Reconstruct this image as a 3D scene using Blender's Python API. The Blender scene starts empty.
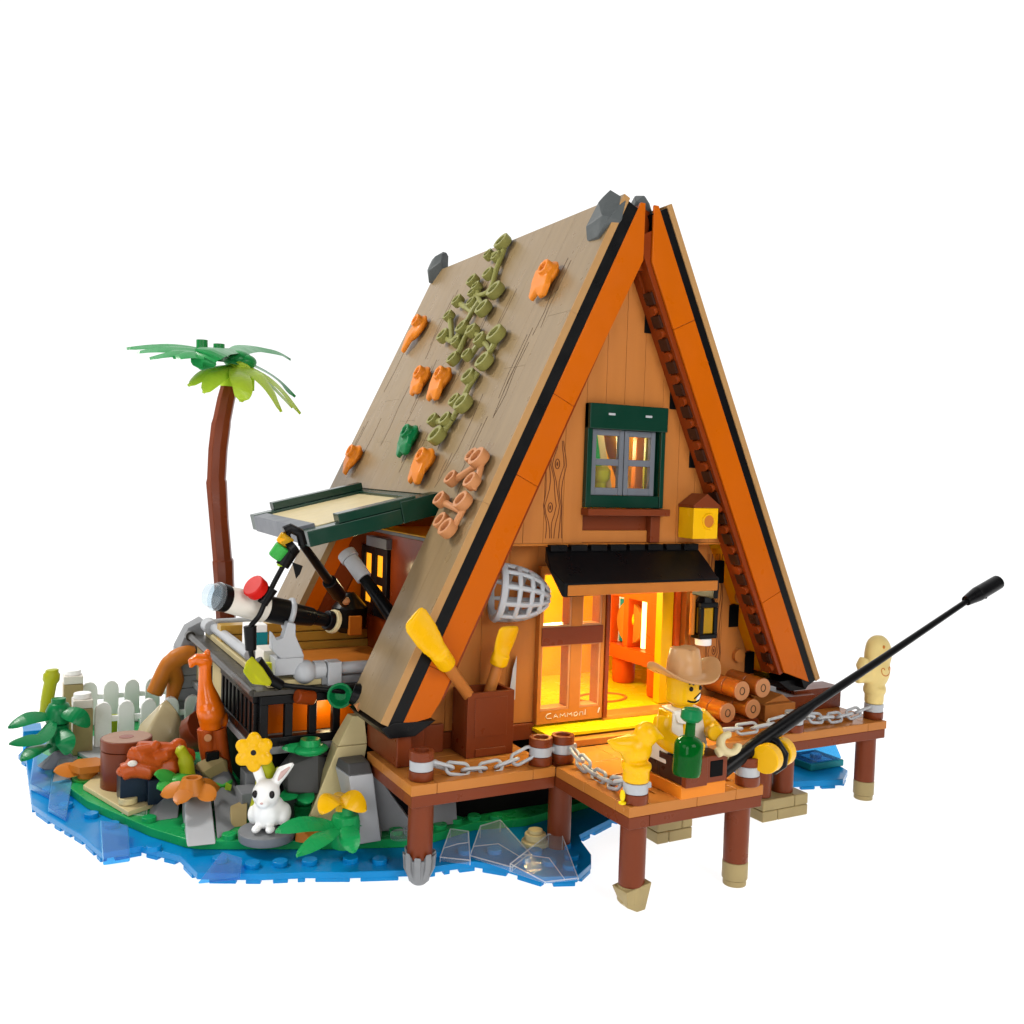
import bpy, bmesh, math, random
from mathutils import Vector, Matrix, Euler
V = Vector
random.seed(11)
PI = math.pi
sc = bpy.context.scene
COL = sc.collection
sc.unit_settings.scale_length = 0.008          # one unit is one stud, about 8 mm

# ------------------------------------------------------------------ camera
FOC = 955.657
YAW, PITCH, ROLL = -0.499, 0.042, 0.033
CPOS = V((-22.385, -30.778, 14.235))
_cy, _sy = math.cos(YAW), math.sin(YAW)
FWD = V((-_sy * math.cos(PITCH), _cy * math.cos(PITCH), -math.sin(PITCH)))
_r0 = V((_cy, _sy, 0)); _u0 = _r0.cross(FWD)
RGT = math.cos(ROLL) * _r0 + math.sin(ROLL) * _u0
UPV = -math.sin(ROLL) * _r0 + math.cos(ROLL) * _u0
cam = bpy.data.cameras.new('camera'); camo = bpy.data.objects.new('camera', cam); COL.objects.link(camo)
cam.sensor_width = 36; cam.lens = FOC / 1024 * 36; cam.clip_start = 0.5; cam.clip_end = 2000
camo.matrix_world = Matrix(((RGT.x, UPV.x, -FWD.x, CPOS.x), (RGT.y, UPV.y, -FWD.y, CPOS.y), (RGT.z, UPV.z, -FWD.z, CPOS.z), (0, 0, 0, 1)))
sc.camera = camo


def _pl(px, py, n, d):                          # the point where a measured sight line meets a known plane
    r = FWD + RGT * ((px - 512) / FOC) + UPV * ((512 - py) / FOC)
    return CPOS + r * ((d - n.dot(CPOS)) / n.dot(r))
def A(px, py, y): return _pl(px, py, V((0, 1, 0)), y)
def G(px, py, z): return _pl(px, py, V((0, 0, 1)), z)
def B(px, py, x): return _pl(px, py, V((1, 0, 0)), x)

# ------------------------------------------------------------------ materials
def lin(c):
    c /= 255.0
    return c / 12.92 if c <= 0.04045 else ((c + 0.055) / 1.055) ** 2.4
MATS = {}
def mat(name, rgb, rough=.3, k=.8, spec=.2, var=.10, bump=.015, stretch=(1, 1, 1), streak=0.0, trans=0, alpha_tint=None, emit=0, sss=0, metal=0):
    m = bpy.data.materials.new(name); m.use_nodes = True
    nt = m.node_tree; b = nt.nodes['Principled BSDF']
    c = [lin(v) * k for v in rgb] + [1]
    b.inputs['Base Color'].default_value = c
    b.inputs['Roughness'].default_value = rough
    b.inputs['Specular IOR Level'].default_value = spec
    b.inputs['Metallic'].default_value = metal
    if trans:                                    # clear plastic: tinted see-through body under a glossy skin
        out = nt.nodes['Material Output']; tr = nt.nodes.new('ShaderNodeBsdfTransparent'); tr.inputs['Color'].default_value = [lin(v) for v in rgb] + [1]
        ms = nt.nodes.new('ShaderNodeMixShader'); fr = nt.nodes.new('ShaderNodeFresnel'); fr.inputs['IOR'].default_value = 1.45
        ad = nt.nodes.new('ShaderNodeMath'); ad.operation = 'MULTIPLY_ADD'; ad.use_clamp = True; ad.inputs[1].default_value = 1.6 if trans < .97 else .35; ad.inputs[2].default_value = 1 - trans
        nt.links.new(fr.outputs[0], ad.inputs[0]); ge = nt.nodes.new('ShaderNodeNewGeometry'); bf = nt.nodes.new('ShaderNodeMath'); bf.operation = 'SUBTRACT'; bf.inputs[0].default_value = 1; nt.links.new(ge.outputs['Backfacing'], bf.inputs[1]); mb_ = nt.nodes.new('ShaderNodeMath'); mb_.operation = 'MULTIPLY'; nt.links.new(ad.outputs[0], mb_.inputs[0]); nt.links.new(bf.outputs[0], mb_.inputs[1])
        nt.links.new(mb_.outputs[0], ms.inputs['Fac']); nt.links.new(tr.outputs[0], ms.inputs[1]); nt.links.new(b.outputs[0], ms.inputs[2]); nt.links.new(ms.outputs[0], out.inputs['Surface'])
    if emit:
        b.inputs['Emission Color'].default_value = c; b.inputs['Emission Strength'].default_value = emit
        MATS[name] = m; return m
    tc = nt.nodes.new('ShaderNodeTexCoord'); mp = nt.nodes.new('ShaderNodeMapping'); mp.inputs['Scale'].default_value = stretch
    nt.links.new(tc.outputs['Object'], mp.inputs['Vector'])
    n1 = nt.nodes.new('ShaderNodeTexNoise'); n1.inputs['Scale'].default_value = 1.3; n1.inputs['Detail'].default_value = 5
    nt.links.new(mp.outputs['Vector'], n1.inputs['Vector'])
    mr = nt.nodes.new('ShaderNodeMapRange'); mr.inputs['From Min'].default_value = .3; mr.inputs['From Max'].default_value = .7
    mr.inputs['To Min'].default_value = 1 - var * .55; mr.inputs['To Max'].default_value = 1 + var * .55
    nt.links.new(n1.outputs['Fac'], mr.inputs['Value'])
    mul = nt.nodes.new('ShaderNodeMix'); mul.data_type = 'RGBA'; mul.blend_type = 'MULTIPLY'; mul.inputs['Factor'].default_value = 1
    mul.inputs['A'].default_value = c
    nt.links.new(mr.outputs['Result'], mul.inputs['B'])
    nt.links.new(mul.outputs['Result'], b.inputs['Base Color'])
    n2 = nt.nodes.new('ShaderNodeTexNoise'); n2.inputs['Scale'].default_value = 1.1; n2.inputs['Detail'].default_value = 4
    nt.links.new(tc.outputs['Object'], n2.inputs['Vector'])
    m2 = nt.nodes.new('ShaderNodeMapRange'); m2.inputs['From Min'].default_value = .3; m2.inputs['From Max'].default_value = .7
    m2.inputs['To Min'].default_value = max(.03, rough - .04); m2.inputs['To Max'].default_value = rough + .06
    nt.links.new(n2.outputs['Fac'], m2.inputs['Value']); nt.links.new(m2.outputs['Result'], b.inputs['Roughness'])
    if bump:
        n3 = nt.nodes.new('ShaderNodeTexNoise'); n3.inputs['Scale'].default_value = 1.7; n3.inputs['Detail'].default_value = 3
        nt.links.new(tc.outputs['Object'], n3.inputs['Vector'])
        bp = nt.nodes.new('ShaderNodeBump'); bp.inputs['Strength'].default_value = .35; bp.inputs['Distance'].default_value = bump * 2
        nt.links.new(n3.outputs['Fac'], bp.inputs['Height']); nt.links.new(bp.outputs['Normal'], b.inputs['Normal'])
    MATS[name] = m
    return m

mat('tan_roof', (150, 125, 88), .3, spec=.35, var=.13, stretch=(.5, 2.2, .16))
mat('statue_cream', (236, 210, 138), .4)
mat('tan_lit', (186, 142, 90), .35, var=.06)  # roof tan made lighter: paints the light on the slab's front face
mat('ink', (92, 70, 48), .6, bump=0)
mat('grain_ink', (110, 58, 28), .6, bump=0)
mat('black', (20, 20, 22), .3, spec=.15, k=.5)
mat('wood_orange', (190, 84, 28), .28)
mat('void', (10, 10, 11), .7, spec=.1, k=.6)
mat('orange_board', (204, 97, 0), .3, spec=.14, var=.06, stretch=(.4, .4, .15))
mat('red_brown', (124, 56, 26), .3, var=.07)
mat('rust', (138, 56, 16), .22)
mat('nougat', (196, 122, 58), .36, spec=.18, var=.07, stretch=(1.8, 1, .18))
mat('nougat_deep', (196, 118, 46), .33)
mat('dark_green', (6, 66, 48), .22, k=.55, var=.05, spec=.4)
mat('ledge_dark', (70, 66, 60), .3, k=.6, spec=.3)
mat('stump_top', (168, 128, 104), .4)
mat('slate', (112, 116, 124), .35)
mat('lgrey', (190, 193, 197), .32, var=.05)
mat('mgrey', (140, 142, 145), .35)
mat('dgrey', (84, 84, 84), .4, spec=.3)
mat('stone', (92, 97, 98), .45, bump=.05)
mat('deck_tan', (196, 124, 56), .22, var=.07, stretch=(.4, .4, 1))
mat('deck_gloss', (208, 138, 62), .08, spec=.6, var=.06)
mat('olive', (150, 148, 82), .42)
mat('leaf_orange', (238, 138, 34), .35)
mat('bird_orange', (252, 118, 12), .18, spec=.5)
mat('dull_orange', (205, 122, 40), .38)
mat('salmon_tan', (208, 142, 92), .4)
mat('palm_green', (34, 146, 74), .3)
mat('green', (30, 165, 90), .25, var=.08)
mat('deep_green', (12, 126, 70), .28)
mat('bright_green', (60, 170, 70), .3)
mat('lime', (186, 220, 60), .32)
mat('olive_lime', (172, 178, 30), .35)
mat('yellow', (250, 190, 10), .25, var=.05)
mat('warm_yellow', (255, 224, 20), .25, var=.05)
mat('sand', (220, 202, 150), .38)
mat('sand_dark', (176, 156, 108), .4)
mat('sand_gloss', (200, 184, 142), .14, spec=.5)
mat('gold_plank', (196, 156, 66), .3)
mat('cream', (226, 208, 160), .38)
mat('water_blue', (8, 140, 210), .18, var=.08)
mat('white', (246, 246, 244), .3, k=.95, var=.02)
mat('offwhite', (232, 226, 214), .35, k=.85, var=.03)
mat('pale_pink', (226, 190, 184), .4)
mat('dark_brown', (62, 34, 24), .3)
mat('log_orange', (166, 86, 26), .08, spec=.9, var=.06)
mat('hat_tan', (206, 156, 106), .3)
mat('red', (215, 20, 12), .5, spec=.25)
mat('teal', (20, 140, 150), .4)
mat('navy', (22, 38, 54), .32)
mat('shelf_orange', (222, 92, 24), .3)
mat('interior_yellow', (255, 192, 10), .35)
mat('eye', (30, 26, 26), .2, bump=0)
mat('edge_highlight', (250, 252, 255), .1, k=1, trans=.7, var=0, bump=0, spec=.5)
mat('clear', (235, 242, 246), .06, k=1, spec=.5, trans=.96, var=.01, bump=.03)
mat('clear_blue', (125, 205, 242), .06, k=1, spec=.5, trans=.92, var=.01, bump=.03)
mat('clear_green', (6, 122, 40), .06, k=.7, trans=.5, bump=0)
mat('clear_amber', (245, 190, 40), .1, k=.9, trans=.6, bump=0)
mat('clear_lime', (225, 225, 40), .1, k=1, trans=.6, bump=0)
mat('pane', (255, 250, 240), .03, k=1, trans=.98, var=0, bump=0)
mat('glow', (255, 214, 120), emit=5, k=1)
mat('amber_glow', (255, 160, 30), emit=1.2, k=1)

# ------------------------------------------------------------------ mesh builder
class MB:
    def __init__(s, T=None):
        s.v = []; s.f = []; s.fm = []; s.m = 0; s.T = T
    def add(s, vs, fs):
        o = len(s.v)
        s.v += [(s.T @ V(v)) if s.T else V(v) for v in vs]
        s.f += [tuple(i + o for i in f) for f in fs]; s.fm += [s.m] * len(fs)
        return s
    def box(s, x0, x1, y0, y1, z0, z1):
        return s.add([(x, y, z) for x in (x0, x1) for y in (y0, y1) for z in (z0, z1)],
                     [(0, 1, 3, 2), (4, 6, 7, 5), (0, 4, 5, 1), (2, 3, 7, 6), (0, 2, 6, 4), (1, 5, 7, 3)])
    def obox(s, c, ex, ey, ez):                 # box from centre and three half-extent vectors
        c, ex, ey, ez = V(c), V(ex), V(ey), V(ez)
        return s.add([c + ex * i + ey * j + ez * k for i in (-1, 1) for j in (-1, 1) for k in (-1, 1)],
                     [(0, 1, 3, 2), (4, 6, 7, 5), (0, 4, 5, 1), (2, 3, 7, 6), (0, 2, 6, 4), (1, 5, 7, 3)])
    def prism(s, pts, vec):
        pts = [V(p) for p in pts]; n = len(pts); vec = V(vec)
        fs = [tuple(range(n)), tuple(range(2 * n - 1, n - 1, -1))]
        fs += [(i, i + n, (i + 1) % n + n, (i + 1) % n) for i in range(n)]
        return s.add(pts + [p + vec for p in pts], fs)
    def hexa(s, lo, hi):                        # two loops of equal length joined
        n = len(lo)
        fs = [tuple(range(n)), tuple(range(2 * n - 1, n - 1, -1))] + [(i, i + n, (i + 1) % n + n, (i + 1) % n) for i in range(n)]
        return s.add(list(lo) + list(hi), fs)
    def cyl(s, a, b, r0, r1=None, seg=20):
        return s.tube([a, b], [r0, r0 if r1 is None else r1], seg)
    def tube(s, pts, r, seg=10, closed=False):
        pts = [V(p) for p in pts]; n = len(pts)
        rs = r if isinstance(r, (list, tuple)) else [r] * n
        vs = []; up = None
        for i, p in enumerate(pts):
            if closed: d = (pts[(i + 1) % n] - pts[i - 1]).normalized()
            else: d = (pts[min(i + 1, n - 1)] - pts[max(i - 1, 0)]).normalized()
            if up is None:
                up = V((0, 0, 1)) if abs(d.z) < .9 else V((0, 1, 0))
            x = d.cross(up).normalized(); up = x.cross(d).normalized()
            for k in range(seg):
                a = 2 * PI * k / seg
                vs.append(p + (x * math.cos(a) + up * math.sin(a)) * rs[i])
        fs = []
        for i in range(n if closed else n - 1):
            j = (i + 1) % n
            fs += [(i * seg + k, i * seg + (k + 1) % seg, j * seg + (k + 1) % seg, j * seg + k) for k in range(seg)]
        if not closed: fs += [tuple(range(seg - 1, -1, -1)), tuple((n - 1) * seg + k for k in range(seg))]
        return s.add(vs, fs)
    def lathe(s, prof, M=None, seg=24):
        M = M or Matrix(); vs = []; fs = []; n = len(prof)
        for r, z in prof:
            for k in range(seg):
                a = 2 * PI * k / seg; vs.append(M @ V((r * math.cos(a), r * math.sin(a), z)))
        for i in range(n - 1):
            fs += [(i * seg + k, i * seg + (k + 1) % seg, (i + 1) * seg + (k + 1) % seg, (i + 1) * seg + k) for k in range(seg)]
        fs += [tuple(range(seg - 1, -1, -1)), tuple((n - 1) * seg + k for k in range(seg))]
        return s.add(vs, fs)
    def ell(s, c, r, R=None, seg=18, rings=10):
        if not isinstance(r, (tuple, list)): r = (r, r, r)
        R = R or Matrix(); c = V(c); vs = [c + R @ V((0, 0, -r[2]))]; fs = []
        for i in range(1, rings):
            t = -PI / 2 + PI * i / rings
            for k in range(seg):
                a = 2 * PI * k / seg
                vs.append(c + R @ V((r[0] * math.cos(t) * math.cos(a), r[1] * math.cos(t) * math.sin(a), r[2] * math.sin(t))))
        vs.append(c + R @ V((0, 0, r[2])))
        fs += [(0, 1 + (k + 1) % seg, 1 + k) for k in range(seg)]
        for i in range(rings - 2):
            o = 1 + i * seg
            fs += [(o + k, o + (k + 1) % seg, o + seg + (k + 1) % seg, o + seg + k) for k in range(seg)]
        o = 1 + (rings - 2) * seg
        fs += [(o + k, o + (k + 1) % seg, len(vs) - 1) for k in range(seg)]
        return s.add(vs, fs)
    def hull(s, pts):
        bm = bmesh.new()
        for p in pts: bm.verts.new(p)
        bmesh.ops.convex_hull(bm, input=bm.verts)
        for v in [v for v in bm.verts if not v.link_faces]: bm.verts.remove(v)
        bm.verts.index_update()
        s.add([v.co.copy() for v in bm.verts], [tuple(v.index for v in f.verts) for f in bm.faces]); bm.free(); return s
    def stud(s, x, y, z, r=.27, h=.17, seg=16):
        return s.cyl((x, y, z - .03), (x, y, z + h), r, seg=seg)
    def cup(s, c, nrm, r=.34, h=.6, seg=16):
        M = V(nrm).to_track_quat('Z', 'Y').to_matrix().to_4x4(); M.translation = V(c)
        return s.lathe([(r * .9, 0), (r, h * .25), (r, h), (r * .62, h), (r * .55, h * .55)], M, seg)


def obj(name, mb, mats, parent=None, bev=.035, smooth=38, remesh=0, sub=0, segs=2):
    """links one mesh object; coordinates are in the frame of its top-level thing (world when there is none)"""
    me = bpy.data.meshes.new(name)
    me.from_pydata([tuple(v) for v in mb.v], [], mb.f); me.update()
    bm = bmesh.new(); bm.from_mesh(me); bmesh.ops.recalc_face_normals(bm, faces=bm.faces); bm.to_mesh(me); bm.free()
    if isinstance(mats, str): mats = [mats]
    for m in mats: me.materials.append(MATS[m])
    me.polygons.foreach_set('material_index', mb.fm)
    me.polygons.foreach_set('use_smooth', [True] * len(me.polygons))
    me.set_sharp_from_angle(angle=math.radians(smooth))
    o = bpy.data.objects.new(name, me); COL.objects.link(o)
    if parent is not None: o.parent = parent
    if remesh:
        md = o.modifiers.new('remesh', 'REMESH'); md.mode = 'VOXEL'; md.voxel_size = remesh; md.use_smooth_shade = True
        md = o.modifiers.new('smooth', 'SMOOTH'); md.factor = .5; md.iterations = 6
    elif bev:
        md = o.modifiers.new('bevel', 'BEVEL'); md.width = bev; md.segments = segs; md.limit_method = 'ANGLE'; md.angle_limit = math.radians(42)
        md.harden_normals = True; md.use_clamp_overlap = True
    if sub:
        md = o.modifiers.new('sub', 'SUBSURF'); md.levels = sub; md.render_levels = sub
    return o
def tag(o, label=None, cat=None, group=None, kind=None):
    if label: o['label'] = label
    if cat: o['category'] = cat
    if group: o['group'] = group
    if kind: o['kind'] = kind
    return o
def thing(name, label, cat, loc=(0, 0, 0), rotz=0, group=None, M=None):
    o = bpy.data.objects.new(name, None); COL.objects.link(o); o.empty_display_size = .2
    if M is not None: o.matrix_world = M
    else: o.location = loc; o.rotation_euler = (0, 0, rotz)
    return tag(o, label, cat, group)
def wthing(name, label, cat, base, group=None):
    """thing whose parts are authored in world coordinates: returns the Empty and the frame to build in"""
    t = thing(name, label, cat, base, 0, group)
    return t, Matrix.Translation(-V(base))
def copy_tree(o, M, label, group=None, parent=None):
    c = o.copy(); COL.objects.link(c)
    if parent is not None: c.parent = parent
    else:
        c.matrix_world = M; c['label'] = label
        if group: c['group'] = group
    for ch in list(o.children): copy_tree(ch, None, None, None, c)
    return c
def rounded(pts, n=6):                          # Catmull-Rom through points
    pts = [V(p) for p in pts]; out = []
    for i in range(len(pts) - 1):
        p0, p1, p2, p3 = pts[max(i - 1, 0)], pts[i], pts[i + 1], pts[min(i + 2, len(pts) - 1)]
        for k in range(n):
            t = k / n
            out.append(.5 * ((2 * p1) + (p2 - p0) * t + (2 * p0 - 5 * p1 + 4 * p2 - p3) * t * t + (3 * p1 - p0 - 3 * p2 + p3) * t ** 3))
    out.append(pts[-1]); return out
def frame(c, z, x=None):                        # matrix at c with local z along z (and local x near x)
    z = V(z).normalized(); x = V(x) if x is not None else (V((1, 0, 0)) if abs(z.x) < .9 else V((0, 1, 0)))
    y = z.cross(x).normalized(); x = y.cross(z).normalized()
    return Matrix(((x.x, y.x, z.x, c[0]), (x.y, y.y, z.y, c[1]), (x.z, y.z, z.z, c[2]), (0, 0, 0, 1)))
def rot3(z, x=None): return frame((0, 0, 0), z, x).to_3x3()


# ================================================================== setting
g = MB(); g.box(-110, 110, -75, 125, -.5, 0)
tag(obj('ground', g, 'white', bev=0), kind='structure')
gm = bpy.data.materials.new('backlit_floor'); gm.use_nodes = True      # translucent floor, added so light from below keeps it white
nt = gm.node_tree; nt.nodes.remove(nt.nodes['Principled BSDF'])
d1 = nt.nodes.new('ShaderNodeBsdfDiffuse'); d1.inputs['Color'].default_value = (.9, .9, .9, 1)
t1 = nt.nodes.new('ShaderNodeBsdfTranslucent'); t1.inputs['Color'].default_value = (.95, .95, .95, 1)
mx = nt.nodes.new('ShaderNodeMixShader'); mx.inputs['Fac'].default_value = .5
nt.links.new(d1.outputs[0], mx.inputs[1]); nt.links.new(t1.outputs[0], mx.inputs[2]); nt.links.new(mx.outputs[0], nt.nodes['Material Output'].inputs['Surface'])
gr = bpy.data.objects['ground']
me = bpy.data.meshes.new('ground'); me.from_pydata([(-90, -70, 0), (90, -70, 0), (90, 75, 0), (-90, 75, 0)], [], [(0, 1, 2, 3)]); me.materials.append(gm)
gr.data = me; gr.modifiers.clear()

# blue plates
BL = [G(x, y, .12) for x, y in [(26, 765), (32, 810), (50, 823), (82, 842), (102, 860), (140, 853), (180, 863), (197, 880), (262, 881), (305, 879), (350, 879), (412, 877), (450, 871), (474, 868), (509, 874), (542, 884), (577, 883), (591, 870), (591, 861), (581.5, 848), (579, 841), (612, 824)]]
BL += [V((4.5, 2.5, 0)), V((5, 19, 0)), V((-8, 21.5, 0)), V((-17.5, 23.5, 0)), V((-20.2, 22, 0)), V((-21.2, 18.5, 0))]
def poly(pts, z): return [V((p.x, p.y, z)) for p in pts]
def inset(pts, d):
    n = len(pts); out = []
    a = sum(pts[i].x * pts[(i + 1) % n].y - pts[(i + 1) % n].x * pts[i].y for i in range(n))
    sg = 1 if a > 0 else -1
    for i in range(n):
        e1 = (pts[i] - pts[i - 1]).normalized(); e2 = (pts[(i + 1) % n] - pts[i]).normalized()
        nn = V((-e1.y - e2.y, e1.x + e2.x, 0))
        if nn.length < .3: nn = V((-e1.y, e1.x, 0))
        nn = nn.normalized() * sg; out.append(pts[i] + nn * d)
    return out
w = MB(); w.prism(poly(BL, .13), (0, 0, .24))
bi = inset(BL, .12)
for i in range(len(BL)):                        # the toothed lower rim of the plates
    a, b = bi[i], bi[(i + 1) % len(BL)]; a = V((a.x, a.y, 0)); b = V((b.x, b.y, 0)); L = (b - a).length; d = (b - a) / max(L, .01)
    n = V((-d.y, d.x, 0)); q = .35
    while q < L - .2:
        l = random.choice((.5, .9, 1.3)); e = min(q + l, L)
        w.obox(a + d * (q + e) / 2 + V((0, 0, .075)), d * (e - q) / 2, n * .12, (0, 0, .075)); q = e + .32
for x, y in [(-19.7, 10.3), (-18.9, 8.8), (-18.3, 7.4), (-17.2, 4.6), (-14.4, 1.7), (-13.5, 1.45), (-12.55, 1.15), (-11.2, .75), (-10.3, .25), (-8.3, .1), (-7.2, -.2), (-6.2, -.6), (-4.9, -2.3), (-3.9, -2.2), (-3.6, -1.2), (-4.9, -1.3), (-20.2, 12.5), (-20.3, 15.4), (-15.3, 2.6), (-5.6, -1.7), (-4.4, -2.9)]:
    w.stud(x, y, .37)
tag(obj('water', w, 'water_blue', bev=.03), kind='structure')
w = MB(); B2 = [V((9.2, 1.3, 0)), V((12.6, .3, 0)), V((13.9, 1.2, 0)), V((14.6, 3.4, 0)), V((13.5, 5.2, 0)), V((9.5, 4.8, 0))]
w.prism(poly(B2, .13), (0, 0, .3))
for i in range(6):
    a, b = inset(B2, .1)[i], inset(B2, .1)[(i + 1) % 6]; L = (b - a).length; d = (b - a) / L; q = .3
    while q < L - .3: w.obox(a + d * (q + .35) + V((0, 0, .07)), d * .35, V((-d.y, d.x, 0)) * .1, (0, 0, .07)); q += 1.05
w.box(12.6, 13.6, 1.9, 3.1, .43, .8); w.stud(13.1, 2.5, .8)
o = tag(obj('water', w, 'water_blue', bev=.03), kind='structure')

# green plates
GR = [G(x, y, .4) for x, y in [(57, 785), (87, 808), (150, 836), (185, 847), (200, 849), (325, 849), (407, 847), (434, 842), (474, 830), (525, 826)]]
GR += [V((3.5, 2.8, 0)), V((3.8, 17.8, 0)), V((-8, 19.5, 0)), V((-17, 22.5, 0)), V((-19.6, 21, 0)), V((-20.5, 16.5, 0))]
t = MB(); t.prism(poly(GR, .372), (0, 0, .33))
for x, y in [(-14.75, 3.75), (-9.1, 1.75), (-8.2, 1.5), (-7.4, 1.6), (-6.6, 1.9), (-5.8, 1.9), (-5, 1.6), (-9.4, 2.6), (-7.3, 2.6), (-6.4, 2.8), (-5.4, 2.6), (-12.9, 3.3), (-15.9, 5.2), (-18.6, 11.5), (-19.2, 13.6), (-17.1, 6.6), (-11.9, 3.4), (-10.4, 1.7), (-15.3, 5)]:
    t.stud(x, y, .70)
t.m = 1
for a, b in [(3, 8), (5, 11), (7, 12)]:
    pass
tag(obj('terrain', t, ['green', 'deep_green'], bev=.03), kind='structure')

# ================================================================== cabin
SU, CU = .43, .903
def RP(s, u, y, n): return V((s * (1.14 + SU * u + CU * n), y, 25.05 - CU * u + SU * n))
def slab(mb, s, u0, u1, y0, y1, n0, n1):
    mb.obox(RP(s, (u0 + u1) / 2, (y0 + y1) / 2, (n0 + n1) / 2), V((s * SU, 0, -CU)) * ((u1 - u0) / 2), (0, (y1 - y0) / 2, 0), V((s * CU, 0, SU)) * ((n1 - n0) / 2))
UB, UO, OY0, OY1, RY = 21.78, 13.1, 3.4, 13.9, 17.75
cabin = thing('a_frame_cabin', 'steep A-frame toy cabin with tan plank roof, orange gable boards and a lit doorway', 'cabin', (0, 0, 0))

# --- left slope
TT = {-1: .3, 1: .27}; KK = {-1: .8, 1: .65}
m = MB(); m.m = 0
def strip(y0, y1, cuts, s=-1, u0=0):
    us = [u0] + cuts
    for a, b in zip(us[:-1], us[1:]): slab(m, s, a + .004, b - .004, y0 + .003, y1 - .003, -TT[s], 0)
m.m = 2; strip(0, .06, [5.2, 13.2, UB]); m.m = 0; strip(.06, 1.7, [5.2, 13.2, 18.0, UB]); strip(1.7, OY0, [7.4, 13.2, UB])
ys = [3.4, 5.2, 6.9, 8.7, 10.4, 12.2, 13.9]
for i in range(6): strip(ys[i], ys[i + 1], [[6.0, UO], [9.5, UO], [3.6, 10.6, UO]][i % 3])
strip(13.9, 15.8, [8.2, 15.2, UB]); strip(15.8, RY, [4.4, 12.0, UB])
m.m = 1                                          # printed grain lines on the planks
def roofline(pts, wd=.035):
    for (u0, y0), (u1, y1) in zip(pts[:-1], pts[1:]):
        a, b = RP(-1, u0, y0, .004), RP(-1, u1, y1, .004); d = b - a
        m.obox((a + b) / 2, d / 2, d.cross(V((-CU, 0, SU))).normalized() * wd / 2, V((-CU, 0, SU)) * .004)
for u, y, L in [(2.4, 2.3, 3.6), (2.6, 1.95, 3.1), (5.6, 2.55, 4.0), (6.3, 2.3, 3.4), (9.6, 2.9, 2.6), (3.2, 5.9, 3.2), (3.9, 7.7, 4.2), (8.1, 6.2, 3.0), (8.5, 4.3, 3.6), (9.8, 9.4, 2.4), (1.5, 9.6, 3.4), (6.2, 11.3, 3.6), (2.0, 13.0, 4.0), (7.5, 13.3, 3.3), (3.4, 16.6, 4.2), (9.2, 15.1, 3.1), (10.2, 8.1, 2.2), (12, 2.4, 1.1), (11.2, 4.6, 1.6), (9.3, 16.9, 2.5)]:
    roofline([(u, y), (u + L * .35, y + random.uniform(-.1, .1)), (u + L * .7, y + random.uniform(-.14, .14)), (u + L, y + random.uniform(-.16, .16))])
    if random.random() < .6: roofline([(u + .3, y + .22), (u + L * .5, y + .26), (u + L * .8, y + .14)], .028)
roof = obj('roof', m, ['tan_roof', 'ink', 'tan_lit'], cabin, bev=.03)
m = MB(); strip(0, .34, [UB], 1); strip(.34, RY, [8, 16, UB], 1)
obj('roof', m, ['tan_lit'], cabin, bev=.03)
m = MB()
for s in (-1, 1):
    slab(m, s, .1, UB - .04, .05, .6, -1.0, -TT[s] - .002)
slab(m, -1, .1, UO - .05, .602, RY - .05, -1.0, -.302); slab(m, -1, UO - .05, UB - .04, .602, OY0 - .02, -1.0, -.302)
slab(m, 1, .1, UB - .04, .602, RY - .05, -1.0, -.272)
obj('roof_underlay', m, 'black', cabin, bev=.02)
m = MB(); m.m = 0; slab(m, -1, UO - .04, UB - .04, OY1 + .01, RY - .05, -1.0, -.302)
m.m = 1; slab(m, -1, UO - .04, UB - .3, OY1 + .05, RY - .3, -1.9, -1.003)
obj('opening_edge', m, ['orange_board', 'red_brown'], cabin)
m = MB()                                         # inside lining
slab(m, 1, .6, UB - .3, 2.0, RY - .3, -1.25, -1.003); slab(m, -1, .6, UO, 2.0, OY1, -1.25, -1.003); slab(m, -1, UO, UB - .3, 2.0, OY0 - .05, -1.25, -1.003)
obj('lining', m, 'interior_yellow', cabin, bev=0)
# --- gable boards
def board(s, cuts):
    m = MB()
    def P(u, n, y=.0): return RP(s, u, y, n)
    segs = []
    x0 = .12 if s < 0 else .3; ta = V((s * x0, 0, 24.86)); tb = V((s * x0, 0, 22.66))
    K = -KK[s]; tc = V((s * (.344 if s < 0 else .52), 0, 24.86))
    segs.append([tc, ta, tb, P(cuts[0] - .006, -1.8), P(cuts[0] - .006, K)])
    for a, b in zip(cuts[:-1], cuts[1:]): segs.append([P(a + .006, K), P(a + .006, -1.8), P(b - .006, -1.8), P(b - .006, K)])
    c = cuts[-1]
    if s < 0: segs.append([P(c + .006, K), P(c + .006, -1.8), P(20.3, -1.8), P(20.95, -1.7), P(21.6, K)])
    else: segs.append([P(c + .006, K), P(c + .006, -1.8), P(20.45, -1.8), P(21.6, K)])
    for pg in segs: m.prism([p + V((0, .02, 0)) for p in pg], (0, .11, 0))
    return m
obj('gable_board', board(-1, [8.3, 11.7, 19.3]), 'orange_board', cabin, bev=.025)
obj('gable_board', board(1, [4.6, 17.0]), 'orange_board', cabin, bev=.025)
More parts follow.
